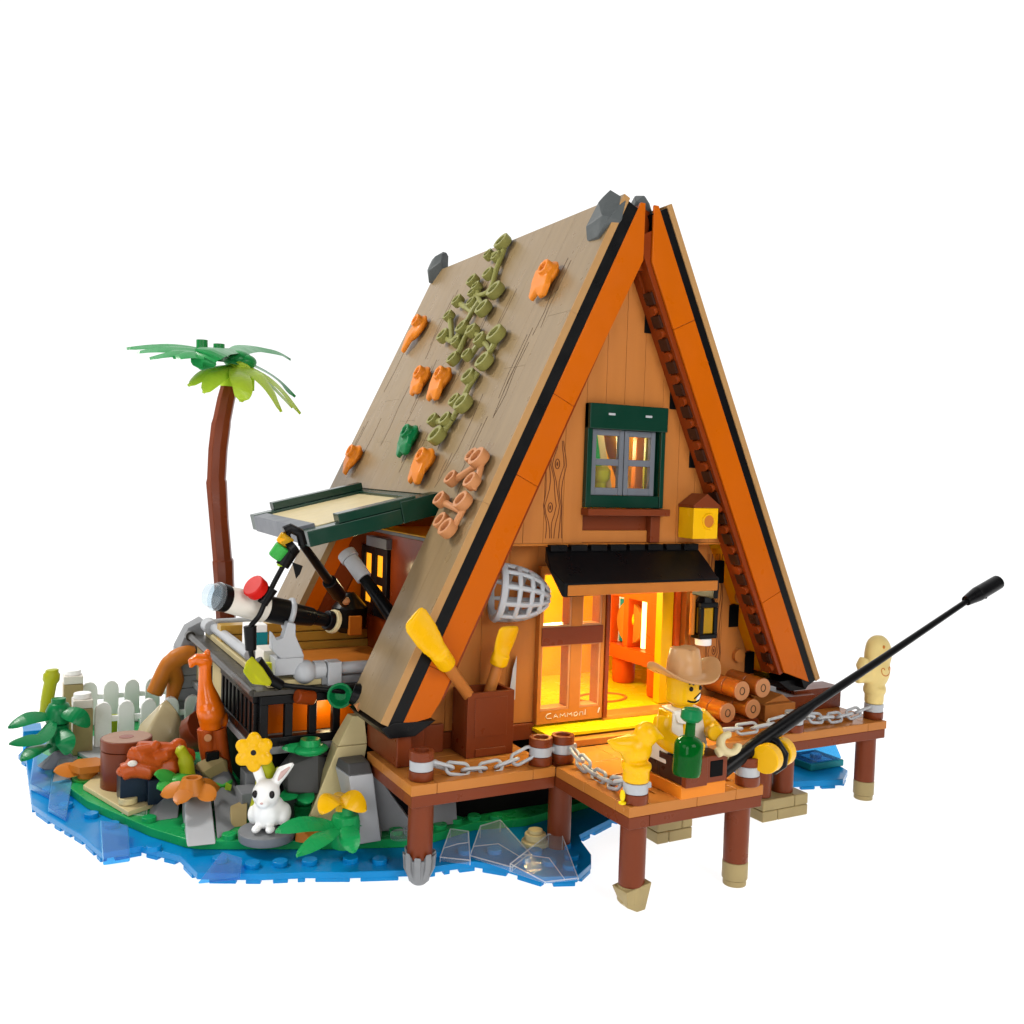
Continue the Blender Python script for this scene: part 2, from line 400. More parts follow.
# --- studded rail along the inner right slope
m = MB(); m.m = 0; slab(m, -1, 1.4, 20.2, .14, 1.1, -1.93, -1.003); slab(m, 1, .7, 20.5, .14, 1.15, -2.0, -1.003); slab(m, 1, 2.0, 20.45, .7, 1.15, -2.12, -2.005); slab(m, 1, 2.0, 20.45, .12, .3, -2.03, -2.005)
u = 2.9; k = 0
while u < 20:
    m.m = 1; slab(m, 1, u, u + .5, .28, .82, -2.126, -2.0)
    m.m = 0; a = RP(1, u + .74, .5, -2.0); m.cyl(a, a - V((CU, 0, SU)) * .2, .2, seg=14)
    u += .97; k += 1
m.m = 0; m.obox((.1, .75, 23.6), (.3, 0, 0), (0, .3, 0), (0, 0, 1.25))
obj('studded_rail', m, ['rust', 'dark_brown'], cabin, bev=.015)
# --- upper gable wall
YF, YL = 1.11, 1.9
def xs(z, n=-2.0): return 1.14 + CU * n + SU * ((25.05 + SU * n - z) / CU)
def zs(x, n=-2.0): return 25.05 + SU * n - CU * ((x - 1.14 - CU * n) / SU)
m = MB(); ed = [-5.45, -4.5, -3.6, -2.72, -1.8, -.9, 0, .95, 1.93, 2.85, 3.75, 4.62, 5.45]
for a, b in zip(ed[:-1], ed[1:]):
    a += .008; b -= .008
    z0 = 11.5 if not (-1.85 < a and b < 1.95) else 17.0
    ta, tb = (zs(abs(a)), zs(abs(b)))
    m.prism([(a, YF, z0), (b, YF, z0), (b, YF, max(z0 + .01, tb)), (a, YF, max(z0 + .01, ta))] if abs(a + b) > .1 or True else [], (0, .5, 0))
m.m = 1
def grain(x0, x1, z0, z1, y, knots):
    for f in (.08, .26, .44, .62, .8, .94):
        pts = []
        for i in range(13):
            z = z0 + (z1 - z0) * i / 12; x = x0 + (x1 - x0) * f + math.sin(z * 2.1 + f * 9) * .05
            for kx, kz in knots:
                kx = x0 + (x1 - x0) * kx; dx = x - kx
                x += math.copysign(.20 * math.exp(-((z - kz) / .42) ** 2), dx or 1) * max(0, 1 - abs(dx) * 1.4)
            pts.append((x, y - .004, z))
        for p, q in zip(pts[:-1], pts[1:]):
            p, q = V(p), V(q); d = q - p; m.obox((p + q) / 2, d / 2 * 1.05, V((.018, 0, 0)), V((0, .006, 0)))
    for kx, kz in knots:
        kx = x0 + (x1 - x0) * kx
        m.tube([(kx + .1 * math.cos(t * PI / 6), y - .004, kz + .19 * math.sin(t * PI / 6)) for t in range(12)], .022, 5, True)
        m.ell((kx, y, kz), (.045, .015, .09))
grain(-3.56, -2.76, 11.7, 15.5, YF, [(.3, 12.9), (.62, 14.6)])
obj('gable_wall', m, ['nougat', 'grain_ink'], cabin, bev=.02)
m = MB()
m = None
for z in (21.0, 18.0, 15.6, 13.2): obj('gap_shade', MB().box(xs(z) - .02, xs(z) + .45, YF - .03, YF + .3, z - .95, z), 'void', cabin, bev=.01)  # black boxes paint the shade in the gaps beside the stepped wall
m = MB(); m.box(-5.6, 5.6, YF - .02, YF + 1.2, 11.40, 11.49); obj('floor_lip', m, 'nougat_deep', cabin, bev=.02)
# --- upper window
win = obj('window', MB().box(-1.86, -1.62, .86, 1.5, 12.92, 17.05).box(1.74, 1.95, .86, 1.5, 12.92, 16.2).box(-1.62, 1.74, .9, 1.5, 12.92, 13.42).box(-1.86, 1.95, .74, 1.5, 16.05, 17.05).box(1.55, 1.74, 1.2, 1.5, 13.42, 16.05), 'dark_green', cabin, bev=.03)
for x in (-.85, .95): obj('clip', MB().box(x - .16, x + .16, .70, .8, 16.6, 16.69), 'lgrey', win, bev=.02)
def casement(x0, x1):
    m = MB(); z0, z1 = 13.425, 16.045; y0, y1 = .98, 1.2; t = .22; zm = (z0 + z1) / 2
    m.box(x0, x0 + t, y0, y1, z0, z1).box(x1 - t, x1, y0, y1, z0, z1)
    for a, b in ((z0, z0 + .3), (zm - .12, zm + .14), (z1 - .24, z1)): m.box(x0 + t + .001, x1 - t - .001, y0 + .01, y1 - .01, a, b)
    c = obj('casement', m, 'slate', win, bev=.025)
    obj('pane', MB().box(x0 + t, x1 - t, 1.08, 1.11, z0 + .1, z1 - .1), 'pane', c, bev=0)
casement(-1.58, -.04); casement(.0, 1.52)
obj('window_sill', MB().box(-1.9, 2.1, .55, 1.3, 12.62, 12.9), 'red_brown', cabin)
m = MB(); m.m = 0; m.box(-1.8, 1.45, 1.3, 1.6, 11.5, 12.6); m.m = 1; m.box(1.45, 1.93, .98, 1.6, 11.5, 12.6)
m.m = 2; m.box(-1.8, 1.44, 1.2, 1.3, 11.5, 12.0)
obj('wall_panel', m, ['red_brown', 'red_brown', 'nougat'], cabin)
# --- lower wall
LX = A(535, 650, YL).x; DR = A(600, 650, YL).x; OX = A(690, 640, YL).x; ZT = 10.35; Z0 = A(534, 720, YL).z
m = MB()
ed = [-8.6, -7.2, -5.75, -4.6, LX]
for a, b in zip(ed[:-1], ed[1:]):
    a += .008; b -= .008; ta, tb = min(11.4, zs(abs(a))), min(11.4, zs(abs(b)))
    m.prism([(a, YL, 4.3), (b, YL, 4.3), (b, YL, max(4.35, tb)), (a, YL, max(4.35, ta))], (0, .5, 0))
ed = [OX, 5.3, 6.25, 7.2, 8.6]
for a, b in zip(ed[:-1], ed[1:]):
    a += .008; b -= .008; ta, tb = min(11.4, zs(abs(a))), min(11.4, zs(abs(b)))
    m.prism([(a, YL, 4.0), (b, YL, 4.0), (b, YL, max(4.05, tb)), (a, YL, max(4.05, ta))], (0, .5, 0))
m.box(LX, OX, YL, YL + .5, ZT, 11.4)
for p in (A(737, 655, YL), A(741, 597, YL), A(752, 690, YL)): m.cyl(p + V((0, .1, 0)), p - V((0, .2, 0)), .3, seg=18)
m.m = 1; grain(5.35, 6.2, 5.0, 10.9, YL, [(.4, 9.2), (.6, 6.6)])
obj('front_wall', m, ['nougat', 'grain_ink'], cabin, bev=.02)
m = MB()
for z in (10.6, 8.6, 6.4): obj('gap_shade', MB().box(xs(z) - .1, xs(z) + .45, YL - .03, YL + .3, z - 1.0, z), 'void', cabin, bev=.01)
m = MB(); m.box(-9.7, LX, 1.75, 2.5, 3.64, 4.28).box(-9.75, -9.2, .3, 3.35, 3.64, 4.95).box(-9.19, -8.3, 1.2, 1.74, 3.64, 5.5).box(-8.29, -7.4, 1.5, 1.74, 3.64, 4.7)
obj('base_course', m, 'red_brown', cabin); m = MB()
m.box(OX, 10.0, 1.6, 2.5, 3.64, 3.98).box(8.6, 10.9, .6, 3, 3.64, 4.5)
obj('base_course', m, 'red_brown', cabin)
m = MB()
for s in (-1, 1): obj('eave_foot', MB().prism([(s * 10.5, 0, 5.2), (s * 10.15, 0, 4.78), (s * 9.0, 0, 4.78), (s * 8.6, 0, 5.1), (s * 10.0, 0, 5.35)], (0, 3.4, 0)).box(-.1, .1, 3, 3.1, 5, 5.1) if False else MB().prism([(s * 10.5, .0 if s < 0 else .5, 5.2), (s * 10.15, .0 if s < 0 else .5, 4.8), (s * 9.2, .0 if s < 0 else .5, 4.8), (s * 8.4, .0 if s < 0 else .5, 5.3), (s * 10.0, .0 if s < 0 else .5, 5.35)], (0, 3.4, 0)), 'black', cabin)
m = MB(); m.m = 1; m.box(LX - .1, OX, .5, YL + .3, 3.98, 4.12); m.m = 0; m.box(LX - .1, OX, .1, YL + .3, 3.64, 3.9); m.box(DR + .05, OX, 1.55, 2.4, 4.13, 4.3)
obj('doorstep', m, ['deck_gloss', 'warm_yellow'], cabin, bev=.02)
# --- sliding door
m = MB(); y0, y1 = 1.6, 2.15; z0, z1 = Z0 - .12, ZT + .2; xm = A(571, 660, YL).x
m.m = 0; m.box(LX, LX + .14, y0, y1, z0, z1).box(DR - .16, DR, y0, y1, z0, z1).box(xm - .22, xm + .28, y0, y1, z0, z1)
m.box(LX + .141, xm - .221, y0, y1 - .01, z0, z0 + .52).box(xm + .281, DR - .161, y0, y1 - .01, z0, z0 + .52)
m.box(LX + .141, xm - .221, y0, y1 - .01, z1 - .3, z1).box(xm + .281, DR - .161, y0, y1 - .01, z1 - .3, z1)
m.m = 1; zb = A(570, 634, YL).z
m.box(LX + .1, DR - .1, y0 - .03, y1 + .02, zb - .36, zb + .36)
m.m = 2
def stroke(pts, r=.017):
    m.tube([(LX + .42 + x * .95, y0 - .004, z0 + .17 + z * .3) for x, z in pts], r, 6)
stroke([(.25, .8), (.08, .7), (0, .4), (.08, .12), (.28, .1)]); stroke([(.38, .1), (.48, .62), (.6, .1)]); stroke([(.45, .3), (.56, .3)])
stroke([(.7, .1), (.72, .6), (.82, .3), (.93, .6), (.97, .1)]); stroke([(1.06, .1), (1.08, .6), (1.18, .35), (1.28, .6), (1.3, .1)])
stroke([(1.42, .1), (1.4, .5), (1.52, .6), (1.6, .35), (1.52, .1), (1.42, .1)]); stroke([(1.68, .1), (1.7, .55), (1.84, .55), (1.86, .1)]); stroke([(1.96, .1), (1.98, .85)]); stroke([(2.62, .2), (2.7, .9)], .03)
door = obj('sliding_door', m, ['nougat_deep', 'red_brown', 'offwhite'], cabin, bev=.025)
obj('pane', MB().box(LX + .12, DR - .12, 1.72, 1.75, z0 + .4, z1 - .2), 'pane', door, bev=0)
for xa, xb in ((LX + .14, xm - .22), (xm + .28, DR - .16)):
    for za, zc_ in ((z0 + .52, zb - .36), (zb + .36, z1 - .3)):
        q = MB()
        for a, b, c, d in ((xa, xa + .05, za, zc_), (xb - .09, xb, za, zc_), (xa + .051, xb - .091, za, za + .09), (xa + .051, xb - .091, zc_ - .05, zc_)): q.box(a, b, y0 + .02, y1 + .05, c, d)
        obj('reveal_glow', q, 'salmon_tan', door, bev=.01)  # pale strips paint the interior glow onto the door's reveals
obj('door_jamb', MB().box(DR + .02, DR + .2, 1.5, 2.4, z0, ZT + .2), 'rust', cabin, bev=.02)
m = MB(); x = A(662, 640, 2.4).x; m.m = 0; m.box(x, x + .6, 2.45, 2.9, 4.3, 11.2); m.m = 1; m.box(x + .63, x + .9, 2.3, 2.9, 4.3, 11.2); m.m = 2; m.box(x + .94, OX, 2.0, 2.6, 4.3, 11.2)
obj('door_jamb', m, ['interior_yellow', 'shelf_orange', 'nougat_deep'], cabin, bev=.02)
# --- awning
m = MB(); x0, x1 = -3.6, 3.8
m.m = 0; m.hexa([V((x0 + .1, 1.08, 11.38)), V((x0 - .15, .2, 10.6)), V((x0, -.6, 10.14)), V((x0, -.6, 9.62)), V((x0, -.42, 9.62)), V((x0 + .1, 1.08, 10.8))],
                [V((x1 + .1, 1.08, 11.38)), V((x1 + .1, .2, 10.72)), V((x1, -.6, 10.14)), V((x1, -.6, 9.75)), V((x1, -.42, 9.75)), V((x1 + .1, 1.08, 10.8))])
for i in range(8): m.box(x0 + .2 + i * .93, x0 + .95 + i * .93, .8, 1.1, 11.2, 11.46)
m.m = 1; m.box(x0 + .12, x1 - .02, -.56, -.3, 9.66, 10.08); m.m = 0; m.box(x1 - .12, x1 + .12, -.5, .9, 9.3, 10.2)
m.m = 2; m.box(x0 + .14, x1 - .05, -.64, -.5, 9.66, 10.07)
obj('awning', m, ['black', 'red_brown', 'nougat_deep'], cabin, bev=.03)
# --- inside
m = MB(); m.box(-6.2, 9.2, 2.0, 13.6, 4.0, 4.28); obj('floor', m, 'warm_yellow', cabin, bev=0)
m = MB(); m.m = 0; m.box(-6.2, 8.5, 9.2, 9.6, 4.28, 11.2); m.prism([(-4.6, 6.5, 11.5), (4.6, 6.5, 11.5), (1.2, 6.5, 19), (-1.2, 6.5, 19)], (0, .3, 0)); m.box(-6.2, 9, 2.4, 13.5, 11.1, 11.35)
obj('inner_wall', m, 'interior_yellow', cabin, bev=0)
m = MB(); m.box(-8.5, 8.5, 17.0, 17.4, 3.6, 9.5).prism([(-8.5, 17, 9.5), (8.5, 17, 9.5), (.3, 17, 23), (-.3, 17, 23)], (0, .4, 0)); obj('back_wall', m, 'nougat', cabin, bev=0)
# --- foundations
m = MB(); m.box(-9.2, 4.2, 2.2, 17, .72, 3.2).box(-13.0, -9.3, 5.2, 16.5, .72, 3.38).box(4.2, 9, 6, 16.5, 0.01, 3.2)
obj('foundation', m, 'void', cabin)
# --- roof hatch, propped open
hx0, hx1, hz0, hz1 = -12.13, -6.75, 12.0, 13.3
hd = V((hx0 - hx1, 0, hz0 - hz1)); hl = hd.length; hd /= hl; hn = V((-hd.z, 0, hd.x)); hn = hn if hn.z > 0 else -hn
def hb(mb, a, b, y0, y1, n0, n1):
    mb.obox(V((hx1, 0, hz1)) + hd * (a + b) / 2 + hn * (n0 + n1) / 2 + V((0, (y0 + y1) / 2, 0)), hd * (b - a) / 2, (0, (y1 - y0) / 2, 0), hn * (n1 - n0) / 2)
hp = MB(); hb(hp, .5, hl - .6, 4.9, 12.2, -.7, -.22); hatch = obj('roof_hatch', hp, 'cream', cabin, bev=.02)
m = MB(); hb(m, -.1, 1.7, 4.0, 4.95, -.85, .02); hb(m, 1.72, hl, 4.0, 4.95, -.85, -.25); hb(m, 1.0, hl - 1.3, 4.05, 4.7, -.24, .12); hb(m, -.05, hl - .02, 12.2, 13.0, -.8, -.1); hb(m, .2, hl - 1.0, 12.4, 13.0, -.09, .25); hb(m, -.2, .5, 4.96, 12.19, -.8, -.1)
obj('hatch_frame', m, 'dark_green', hatch, bev=.03)
m = MB(); hb(m, hl - .62, hl + .02, 4.97, 12.18, -.82, -.12); obj('hatch_rail', m, 'slate', hatch, bev=.04)  # grey puts the white sheen into this rail's colour
# --- wall of the recessed terrace
WX = -6.23
m = MB(); m.m = 0; m.box(WX, WX + .3, OY0, OY1, 3.7, 11.15); m.m = 1; m.box(WX - .02, WX + .3, OY0, OY1, 11.16, 11.3)
obj('terrace_wall', m, ['rust', 'slate'], cabin, bev=.02)
m = MB(); m.prism([(-xs(5, -1.95), OY1 + .1, 5), (WX, OY1 + .1, 5), (WX, OY1 + .1, 11.5), (-xs(11.5, -1.95), OY1 + .1, 11.5)], (0, .3, 0)); obj('terrace_wall', m, 'orange_board', cabin, bev=.02)
m = MB(); y0, y1, z0, z1 = 10.35, 13.8, 7.2, 10.45; xx = WX
m.box(xx - .2, xx, y0, y0 + .55, z0, z1).box(xx - .2, xx, y1 - .5, y1, z0, z1).box(xx - .21, xx, (y0 + y1) / 2 - .3, (y0 + y1) / 2 + .3, z0, z1)
for a, b in ((z0, z0 + .55), (8.7, 9.1), (z1 - .35, z1)): m.box(xx - .19, xx, y0 + .1, y1 - .1, a, b)
sw = obj('side_window', m, 'black', cabin, bev=.03)
obj('pane', MB().box(xx - .1, xx - .02, y0 + .3, y1 - .3, z0 + .3, z1 - .2), 'amber_glow', sw, bev=0)
obj('window_cap', MB().box(xx - .3, xx + .02, y0 - .1, y1 - .9, z1 + .02, z1 + .5), 'slate', cabin)

# ================================================================== things inside the cabin
t, T = wthing('wall_shelf', 'orange post and beam shelf unit glowing inside the open doorway', 'shelf', (4.3, 5.2, 4.29))
m = MB(T); sx = 3.8
for y in (3.6, 6.8): obj('leg', MB(T).lathe([(.5, 0), (.55, .15), (.55, 1.25)], Matrix.Translation((sx + .4 + (y - 3.6) * .1, y, 4.29)), 20), 'shelf_orange', t)
m = MB(T)
for a, b in ((5.55, 6.2), (8.5, 9.3), (10.5, 11.05)): m.box(sx, sx + 1, 3.3, 7.4, a, b)
for a, b in ((3.3, 4.2), (5.6, 6.0), (7.0, 7.4)): m.box(sx + .01, sx + .99, a, b, 6.2, 10.5)
m.box(sx + .5, sx + .99, 4.2, 5.0, 6.2, 8.5)
obj('shelf_frame', m, 'shelf_orange', t)
obj('light_strip', MB(T).box(sx + .3, sx + .5, 4.75, 4.95, 6.25, 8.45).box(sx + .3, sx + .5, 4.75, 5.0, 9.4, 10.4), 'glow', t)
obj('cupboard_back', MB(T).box(sx + 1.0, sx + 1.1, 3.3, 7.4, 5.5, 11), 'interior_yellow', t)
t, T = wthing('picture', 'teal and white picture standing on the orange shelf inside the doorway', 'picture', (4.9, 6.5, 6.2))
obj('canvas', MB(T).box(4.3, 4.42, 6.05, 6.98, 6.25, 8.3), 'teal', t); obj('picture_frame', MB(T).box(4.25, 4.45, 6.99, 7.1, 6.2, 8.4).box(4.25, 4.45, 6.0, 7.1, 8.31, 8.42), 'white', t)
m = MB(); m.cyl((4.12, 5.95, 7.3), (4.3, 5.95, 7.3), 1.0, seg=24); m.m = 1; m.ell((4.1, 5.7, 7.5), (.08, .2, .3)); m.ell((4.1, 5.9, 6.9), (.08, .15, .2)); m.ell((4.1, 6.1, 7.8), (.08, .15, .2))
tag(obj('round_shield', m, ['dull_orange', 'warm_yellow']), 'round brown plate with yellow marks on the orange shelf beside the teal picture', 'plate')
m = MB()
m.tube([(1.6 + 1.2 * math.cos(a / 8 * PI), 4.3 + .8 * math.sin(a / 8 * PI), 4.3) for a in range(16)], .07, 6, True); m.tube([(.3 + .5 * math.cos(a / 6 * PI), 3.4 + .35 * math.sin(a / 6 * PI), 4.3) for a in range(12)], .09, 6, True)
tag(obj('floor_mat', m, 'dull_orange'), 'orange ring pattern mat lying on the yellow floor inside the doorway', 'mat')
for nm, x0, x1, lean, y, mt, lb in [('book', -.95, -.45, -.4, 2.0, 'green', 'green slanting board behind the upper left pane of the gable window'), ('book', -.3, .05, -.5, 2.1, 'cream', 'cream slanting board behind the upper left pane of the gable window'), ('book', 1.0, 1.4, .02, 2.0, 'leaf_orange', 'upright orange board behind the right casement of the gable window'), ('book', 1.55, 1.95, .04, 2.1, 'olive_lime', 'upright olive board at the right end behind the gable window'), ('book', .72, .95, -.35, 2.2, 'sand', 'narrow cream slanting board left of the orange board behind the gable window')]:
    mb = MB(); mb.prism([(x0 + .3, y, 13.2), (x1 + .3, y, 13.2), (x1 + .3 + lean * 1.5, y, 16.4), (x0 + .3 + lean * 1.5, y, 16.4)], (0, .3, 0))
    tag(obj(nm, mb, mt), lb, 'board')
mb = MB(); mb.box(-2, 2, 1.7, 3, 12.9, 13.25); obj('upper_shelf', mb, 'nougat_deep', cabin)
mb = MB(); mb.cyl((-.5, 1.95, 13.25), (-.5, 1.95, 14.0), .28); mb.lathe([(.28, 0), (.42, .2), (.44, .5), (.3, .7)], Matrix.Translation((-.5, 1.95, 13.9)))
tag(obj('yellow_ornament', mb, 'olive_lime'), 'yellow round-topped ornament behind the lower left pane of the gable window', 'ornament')

# ================================================================== deck
ZD = 3.63
DX0, DX1, DY, PX0, PX1, PY, RX = -10.0, 13.0, -1.68, -4.37, 1.34, -6.24, 12.98
t, T = wthing('wooden_deck', 'tan plank deck with a jetty on red-brown posts in front of the cabin', 'deck', (0, -2, 0))
m = MB(T); m.m = 0; th = .36; zb = ZD - th
def tile(x0, x1, y0, y1, h=0): m.box(x0 + .006, x1 - .006, y0 + .006, y1 - .006, zb, ZD + h)
for a, b in ((DX0, DX0 + .95), (DX0 + .95, -5.3), (-5.3, PX0)): tile(a, b, DY, DY + .9)
for a, b in ((DY + .9, 1.0), (1.0, 2.64)): tile(DX0, DX0 + .9, a, b)
for i in range(5): tile(DX0 + .9, PX0 - .02, DY + .9 + i * .9, DY + 1.8 + i * .9)
for a, b in ((PY, PY + 2.7), (PY + 2.7, DY)): tile(PX0, PX0 + .8, a + (.8 if a == PY else 0), b)
for a, b in ((PX0, -1.6), (-1.6, .1), (.1, PX1)): tile(a, b, PY, PY + .8)
tile(PX1 - .75, PX1, PY + .8, DY)
m.m = 1
x = PX0 + .8
while x < PX1 - .8: tile(x, min(x + .38, PX1 - .76), PY + .8, -3.2, -.05); x += .46
m.m = 2
for a, b in ((PX0 + .8, -1.6), (-1.6, PX1 - .75)):
    for c, d in ((-3.2, -1.7), (-1.7, .1)): tile(a, b, c, d, -.01)
m.m = 0
for a, b in ((PX1, 4.8), (4.8, 11.8), (11.8, RX)): tile(a, b, DY, DY + .9)
for i in range(3): tile(PX1 - .7, RX, DY + .9 + i * .9, DY + 1.8 + i * .9)
tile(8.6, 11.6, -1.0, -.05, .16)
obj('planking', m, ['deck_tan', 'deck_tan', 'deck_gloss'], t, bev=.025)
m = MB(T); b0 = zb - .42
m.box(DX0 + .04, PX0, DY + .04, DY + .85, b0, zb - .004).box(DX0 + .04, DX0 + .85, DY + .86, 2.6, b0, zb - .004)
m.box(PX0 + .03, PX0 + .85, PY + .04, DY + .84, b0 + .005, zb - .006).box(PX0 + .86, PX1 - .03, PY + .04, PY + .85, b0, zb - .004).box(PX1 - .85, PX1 - .03, PY + .86, DY, b0, zb - .004)
m.box(PX1, RX - .04, DY + .04, DY + .85, b0, zb - .004).box(RX - .85, RX - .04, DY + .86, 1.8, b0, zb - .004)
m.box(PX0 + .86, PX1 - .86, PY + .86, 1.8, zb - .2, zb - .008)
m.box(PX1 - .8, RX - .9, DY + .86, 1.8, zb - .2, zb - .01)
obj('beam', m, 'red_brown', t)
def post(x, y, z0, foot, z1=b0 + .02, r=.44):
    m = MB(T); zf = {'claw': .95, 'tan': .85, 'odd': .8}.get(foot, z0)
    m.cyl((x, y, zf if foot else z0), (x, y, z1), r, seg=24)
    p = obj('post', m, 'red_brown', t, bev=.02)
    if foot == 'tan':
        q = MB(T); q.cyl((x, y, 0), (x, y, .22), .41, seg=24).cyl((x, y, .22), (x, y, zf), .45, seg=24); obj('foot', q, 'sand_dark', p)
    if foot == 'odd':
        q = MB(T); q.cyl((x, y, .25), (x, y, zf), .46, seg=20); q.hull([(x + a, y + b, z) for a, b, z in [(-.5, -.45, .75), (.5, -.45, .95), (.5, .4, .9), (-.5, .4, .7), (-.4, -.4, .2), (.35, -.35, .0), (.45, .3, .2), (-.2, .35, .05), (.0, -.4, .0), (-.5, .1, .5), (.52, .1, .55)]]); obj('foot', q, 'sand_dark', p)
    if foot == 'claw':
        q = MB(T); q.lathe([(.2, 0), (.36, .15), (.44, .5), (.5, .95)], Matrix.Translation((x, y, 0)), 18)
        for k in range(9):
            a = k * 2 * PI / 9; c, s = math.cos(a), math.sin(a)
            q.hull([(x + c * rr + ss * s * .11, y + s * rr - ss * c * .11, z) for rr, z in ((.3, .1), (.54, .6), (.58, 1.12 + .1 * (k % 2)), (.42, 1.0)) for ss in (-1, 1)])
        obj('foot', q, 'mgrey', p)
post(-9.38, -1.1, 0, 'claw'); post(-3.72, -1.0, .37, None); post(-3.75, -5.65, 0, 'odd'); post(.72, -5.65, 0, 'tan'); post(12.38, -1.08, 0, 'tan')
post(6.2, -1.0, .95, None, r=.46); post(7.55, -.9, .95, None, r=.46); post(1.0, -1.1, .95, None)
for nm, x0, x1, y0, y1 in ((1, 5.85, 8.4, -1.6, .2), (2, .35, 2.05, -1.7, .2)):
    m = MB(T)
    for z0, z1, c in ((0, .46, .33), (.47, .94, .7)):
        xc = x0 + (x1 - x0) * c
        m.box(x0, xc - .01, y0, y1, z0, z1).box(xc + .01, x1, y0, y1, z0, z1)
    obj('pier_footing', m, 'sand_dark', t, bev=.05)

# bollards with grey chain rings
def bollard(p, label, top=True, M=None):
    b = thing('bollard', label, 'bollard', p, 0, 'bollards along the deck edge')
    obj('ring', MB().lathe([(.41, 0), (.43, .03), (.43, .33)], None, 22), 'red_brown', b, bev=.02)
    m = MB(); m.lathe([(.41, .335), (.41, .68)], None, 22); m.box(.3, .58, -.09, .09, .42, .6); obj('chain_ring', m, 'lgrey', b, bev=.02)
    if top: obj('cap', MB().lathe([(.43, .685), (.43, 1.0), (.27, 1.0), (.25, .86)], None, 22), 'red_brown', b, bev=.02)
    return b
bp = {}
for k, px, py, lb, tp in [('a', 421, 779, 'brown bollard on the near left corner of the deck, left of the planter box', True), ('b', 540, 764, 'brown bollard holding the left chain end, beside its twin where the jetty starts', True), ('c', 562, 761, 'brown bollard holding the jetty chain, right one of the touching pair', True),
                          ('d', 635, 802, 'low brown bollard under the yellow bird on the jetty corner', False), ('e', 747, 784, 'brown bollard under the yellow fishing reel on the jetty corner', True), ('f', 793, 731, 'brown bollard behind the black fishing rod, between two grey chains', False), ('g', 873, 718, 'brown bollard under the cream mitten-shaped figure on the far right corner', False)]:
    p = G(px, py, ZD + .005); bp[k] = p; bo = bollard(p, lb, tp)
    if k == 'f': obj('cap', MB().cyl((0, 0, .69), (0, 0, .85), .38), 'lgrey', bo, bev=.03)

def chain(pa, pb, sag, n, label):
    pa, pb = V(pa), V(pb); m = MB(); up = V((0, 0, 1))
    def P(t): return pa.lerp(pb, t) - up * sag * 4 * t * (1 - t)
    for i in range(n):
        a, b = P(i / n), P((i + 1) / n); d = (b - a).normalized(); L = (b - a).length * .5 + .12; c = (a + b) / 2
        s = d.cross(up).normalized(); s2 = s.cross(d)
        ang = .5 if i % 2 == 0 else .5 + PI / 2
        w = s * math.cos(ang) + s2 * math.sin(ang); pts = []
        for k in range(16):
            th = 2 * PI * k / 16; cx, cy2 = math.cos(th), math.sin(th)
            pts.append(c + d * (math.copysign(max(0, L - .2), cx) + cx * .2) + w * cy2 * .21)
        m.tube(pts, .065, 8, True)
    return tag(obj('chain', m, 'lgrey', smooth=60, bev=0), label, 'chain', 'chains between the bollards')
zc = V((0, 0, .5))
chain(bp['a'] + zc + V((.4, 0, 0)), bp['b'] + zc - V((.4, 0, 0)), .42, 6, 'light grey chain in front of the brown planter box, left part of the deck')
chain(bp['c'] + zc + V((.2, -.4, .02)), bp['d'] + zc + V((0, .4, 0)), .4, 7, 'grey chain along the left edge of the jetty, ending under the yellow bird')
chain(A(722, 730, -1.2), bp['f'] + zc + V((-.4, 0, 0)), .1, 4, 'pale chain between the seated figure and the bollard behind the fishing rod')
chain(bp['f'] + zc + V((.4, 0, .1)), bp['g'] + zc + V((-.4, 0, 0)), .25, 7, 'pale chain ending below the cream mitten-shaped figure')
p = bp['d']
tag(obj('brass_pendant', MB().ell(p + V((-.52, -.02, .28)), (.09, .09, .2)).ell(p + V((-.52, -.02, .05)), (.13, .13, .06)), 'warm_yellow'), 'tiny yellow drop hanging from the chain beside the yellow bird post', 'pendant')

# yellow bird on the jetty corner
bz = p + V((0, 0, .69))
m = MB(); m.cyl(bz, bz + V((0, 0, .42)), .44).cyl(bz + V((0, 0, .42)), bz + V((0, 0, .62)), .5); m.ell(bz + V((-.05, 0, 1.05)), (.58, .46, .5)); m.ell(bz + V((.25, -.12, 1.55)), (.42, .4, .42))
m.tube([bz + V((.5, -.25, 1.55)), bz + V((.78, -.38, 1.42))], [.2, .06]); m.tube([bz + V((-.3, .05, 1.2)), bz + V((-.8, .1, 1.28)), bz + V((-1.1, .12, 1.42))], [.38, .22, .05])
tag(obj('yellow_bird', m, 'yellow', remesh=.05), 'small plain yellow bird perched on the near jetty corner bollard', 'bird')

# cream mitten figure
p = bp['g'] + V((0, 0, .69))
t2 = thing('mitten_figure', 'cream mitten-shaped figure with a printed face on the far right bollard', 'figure', p)
m = MB(); m.cyl((0, 0, 0), (0, 0, .55), .42).cyl((0, 0, .5), (0, 0, .75), .5); m.ell((.0, 0, 1.5), (.76, .55, .9)); m.ell((.12, 0, 2.2), (.72, .5, .9)); m.ell((.05, 0, 2.5), (.6, .45, .6))
m.tube([(-.35, -.05, 1.3), (-.95, -.1, 1.3), (-1.35, -.12, 1.2)], [.34, .3, .2]); m.tube([(-.7, -.1, 1.4), (-1.0, -.12, 1.85), (-.85, -.1, 2.1)], [.3, .3, .24])
obj('body', m, 'statue_cream', t2, remesh=.06)
def fy_(x, z):
    u = 1 - (x / .76) ** 2 - ((z - 1.5) / .9) ** 2; v = 1 - ((x - .12) / .72) ** 2 - ((z - 2.2) / .9) ** 2
    return -max(.55 * math.sqrt(max(u, .01)), .5 * math.sqrt(max(v, .01))) + .015
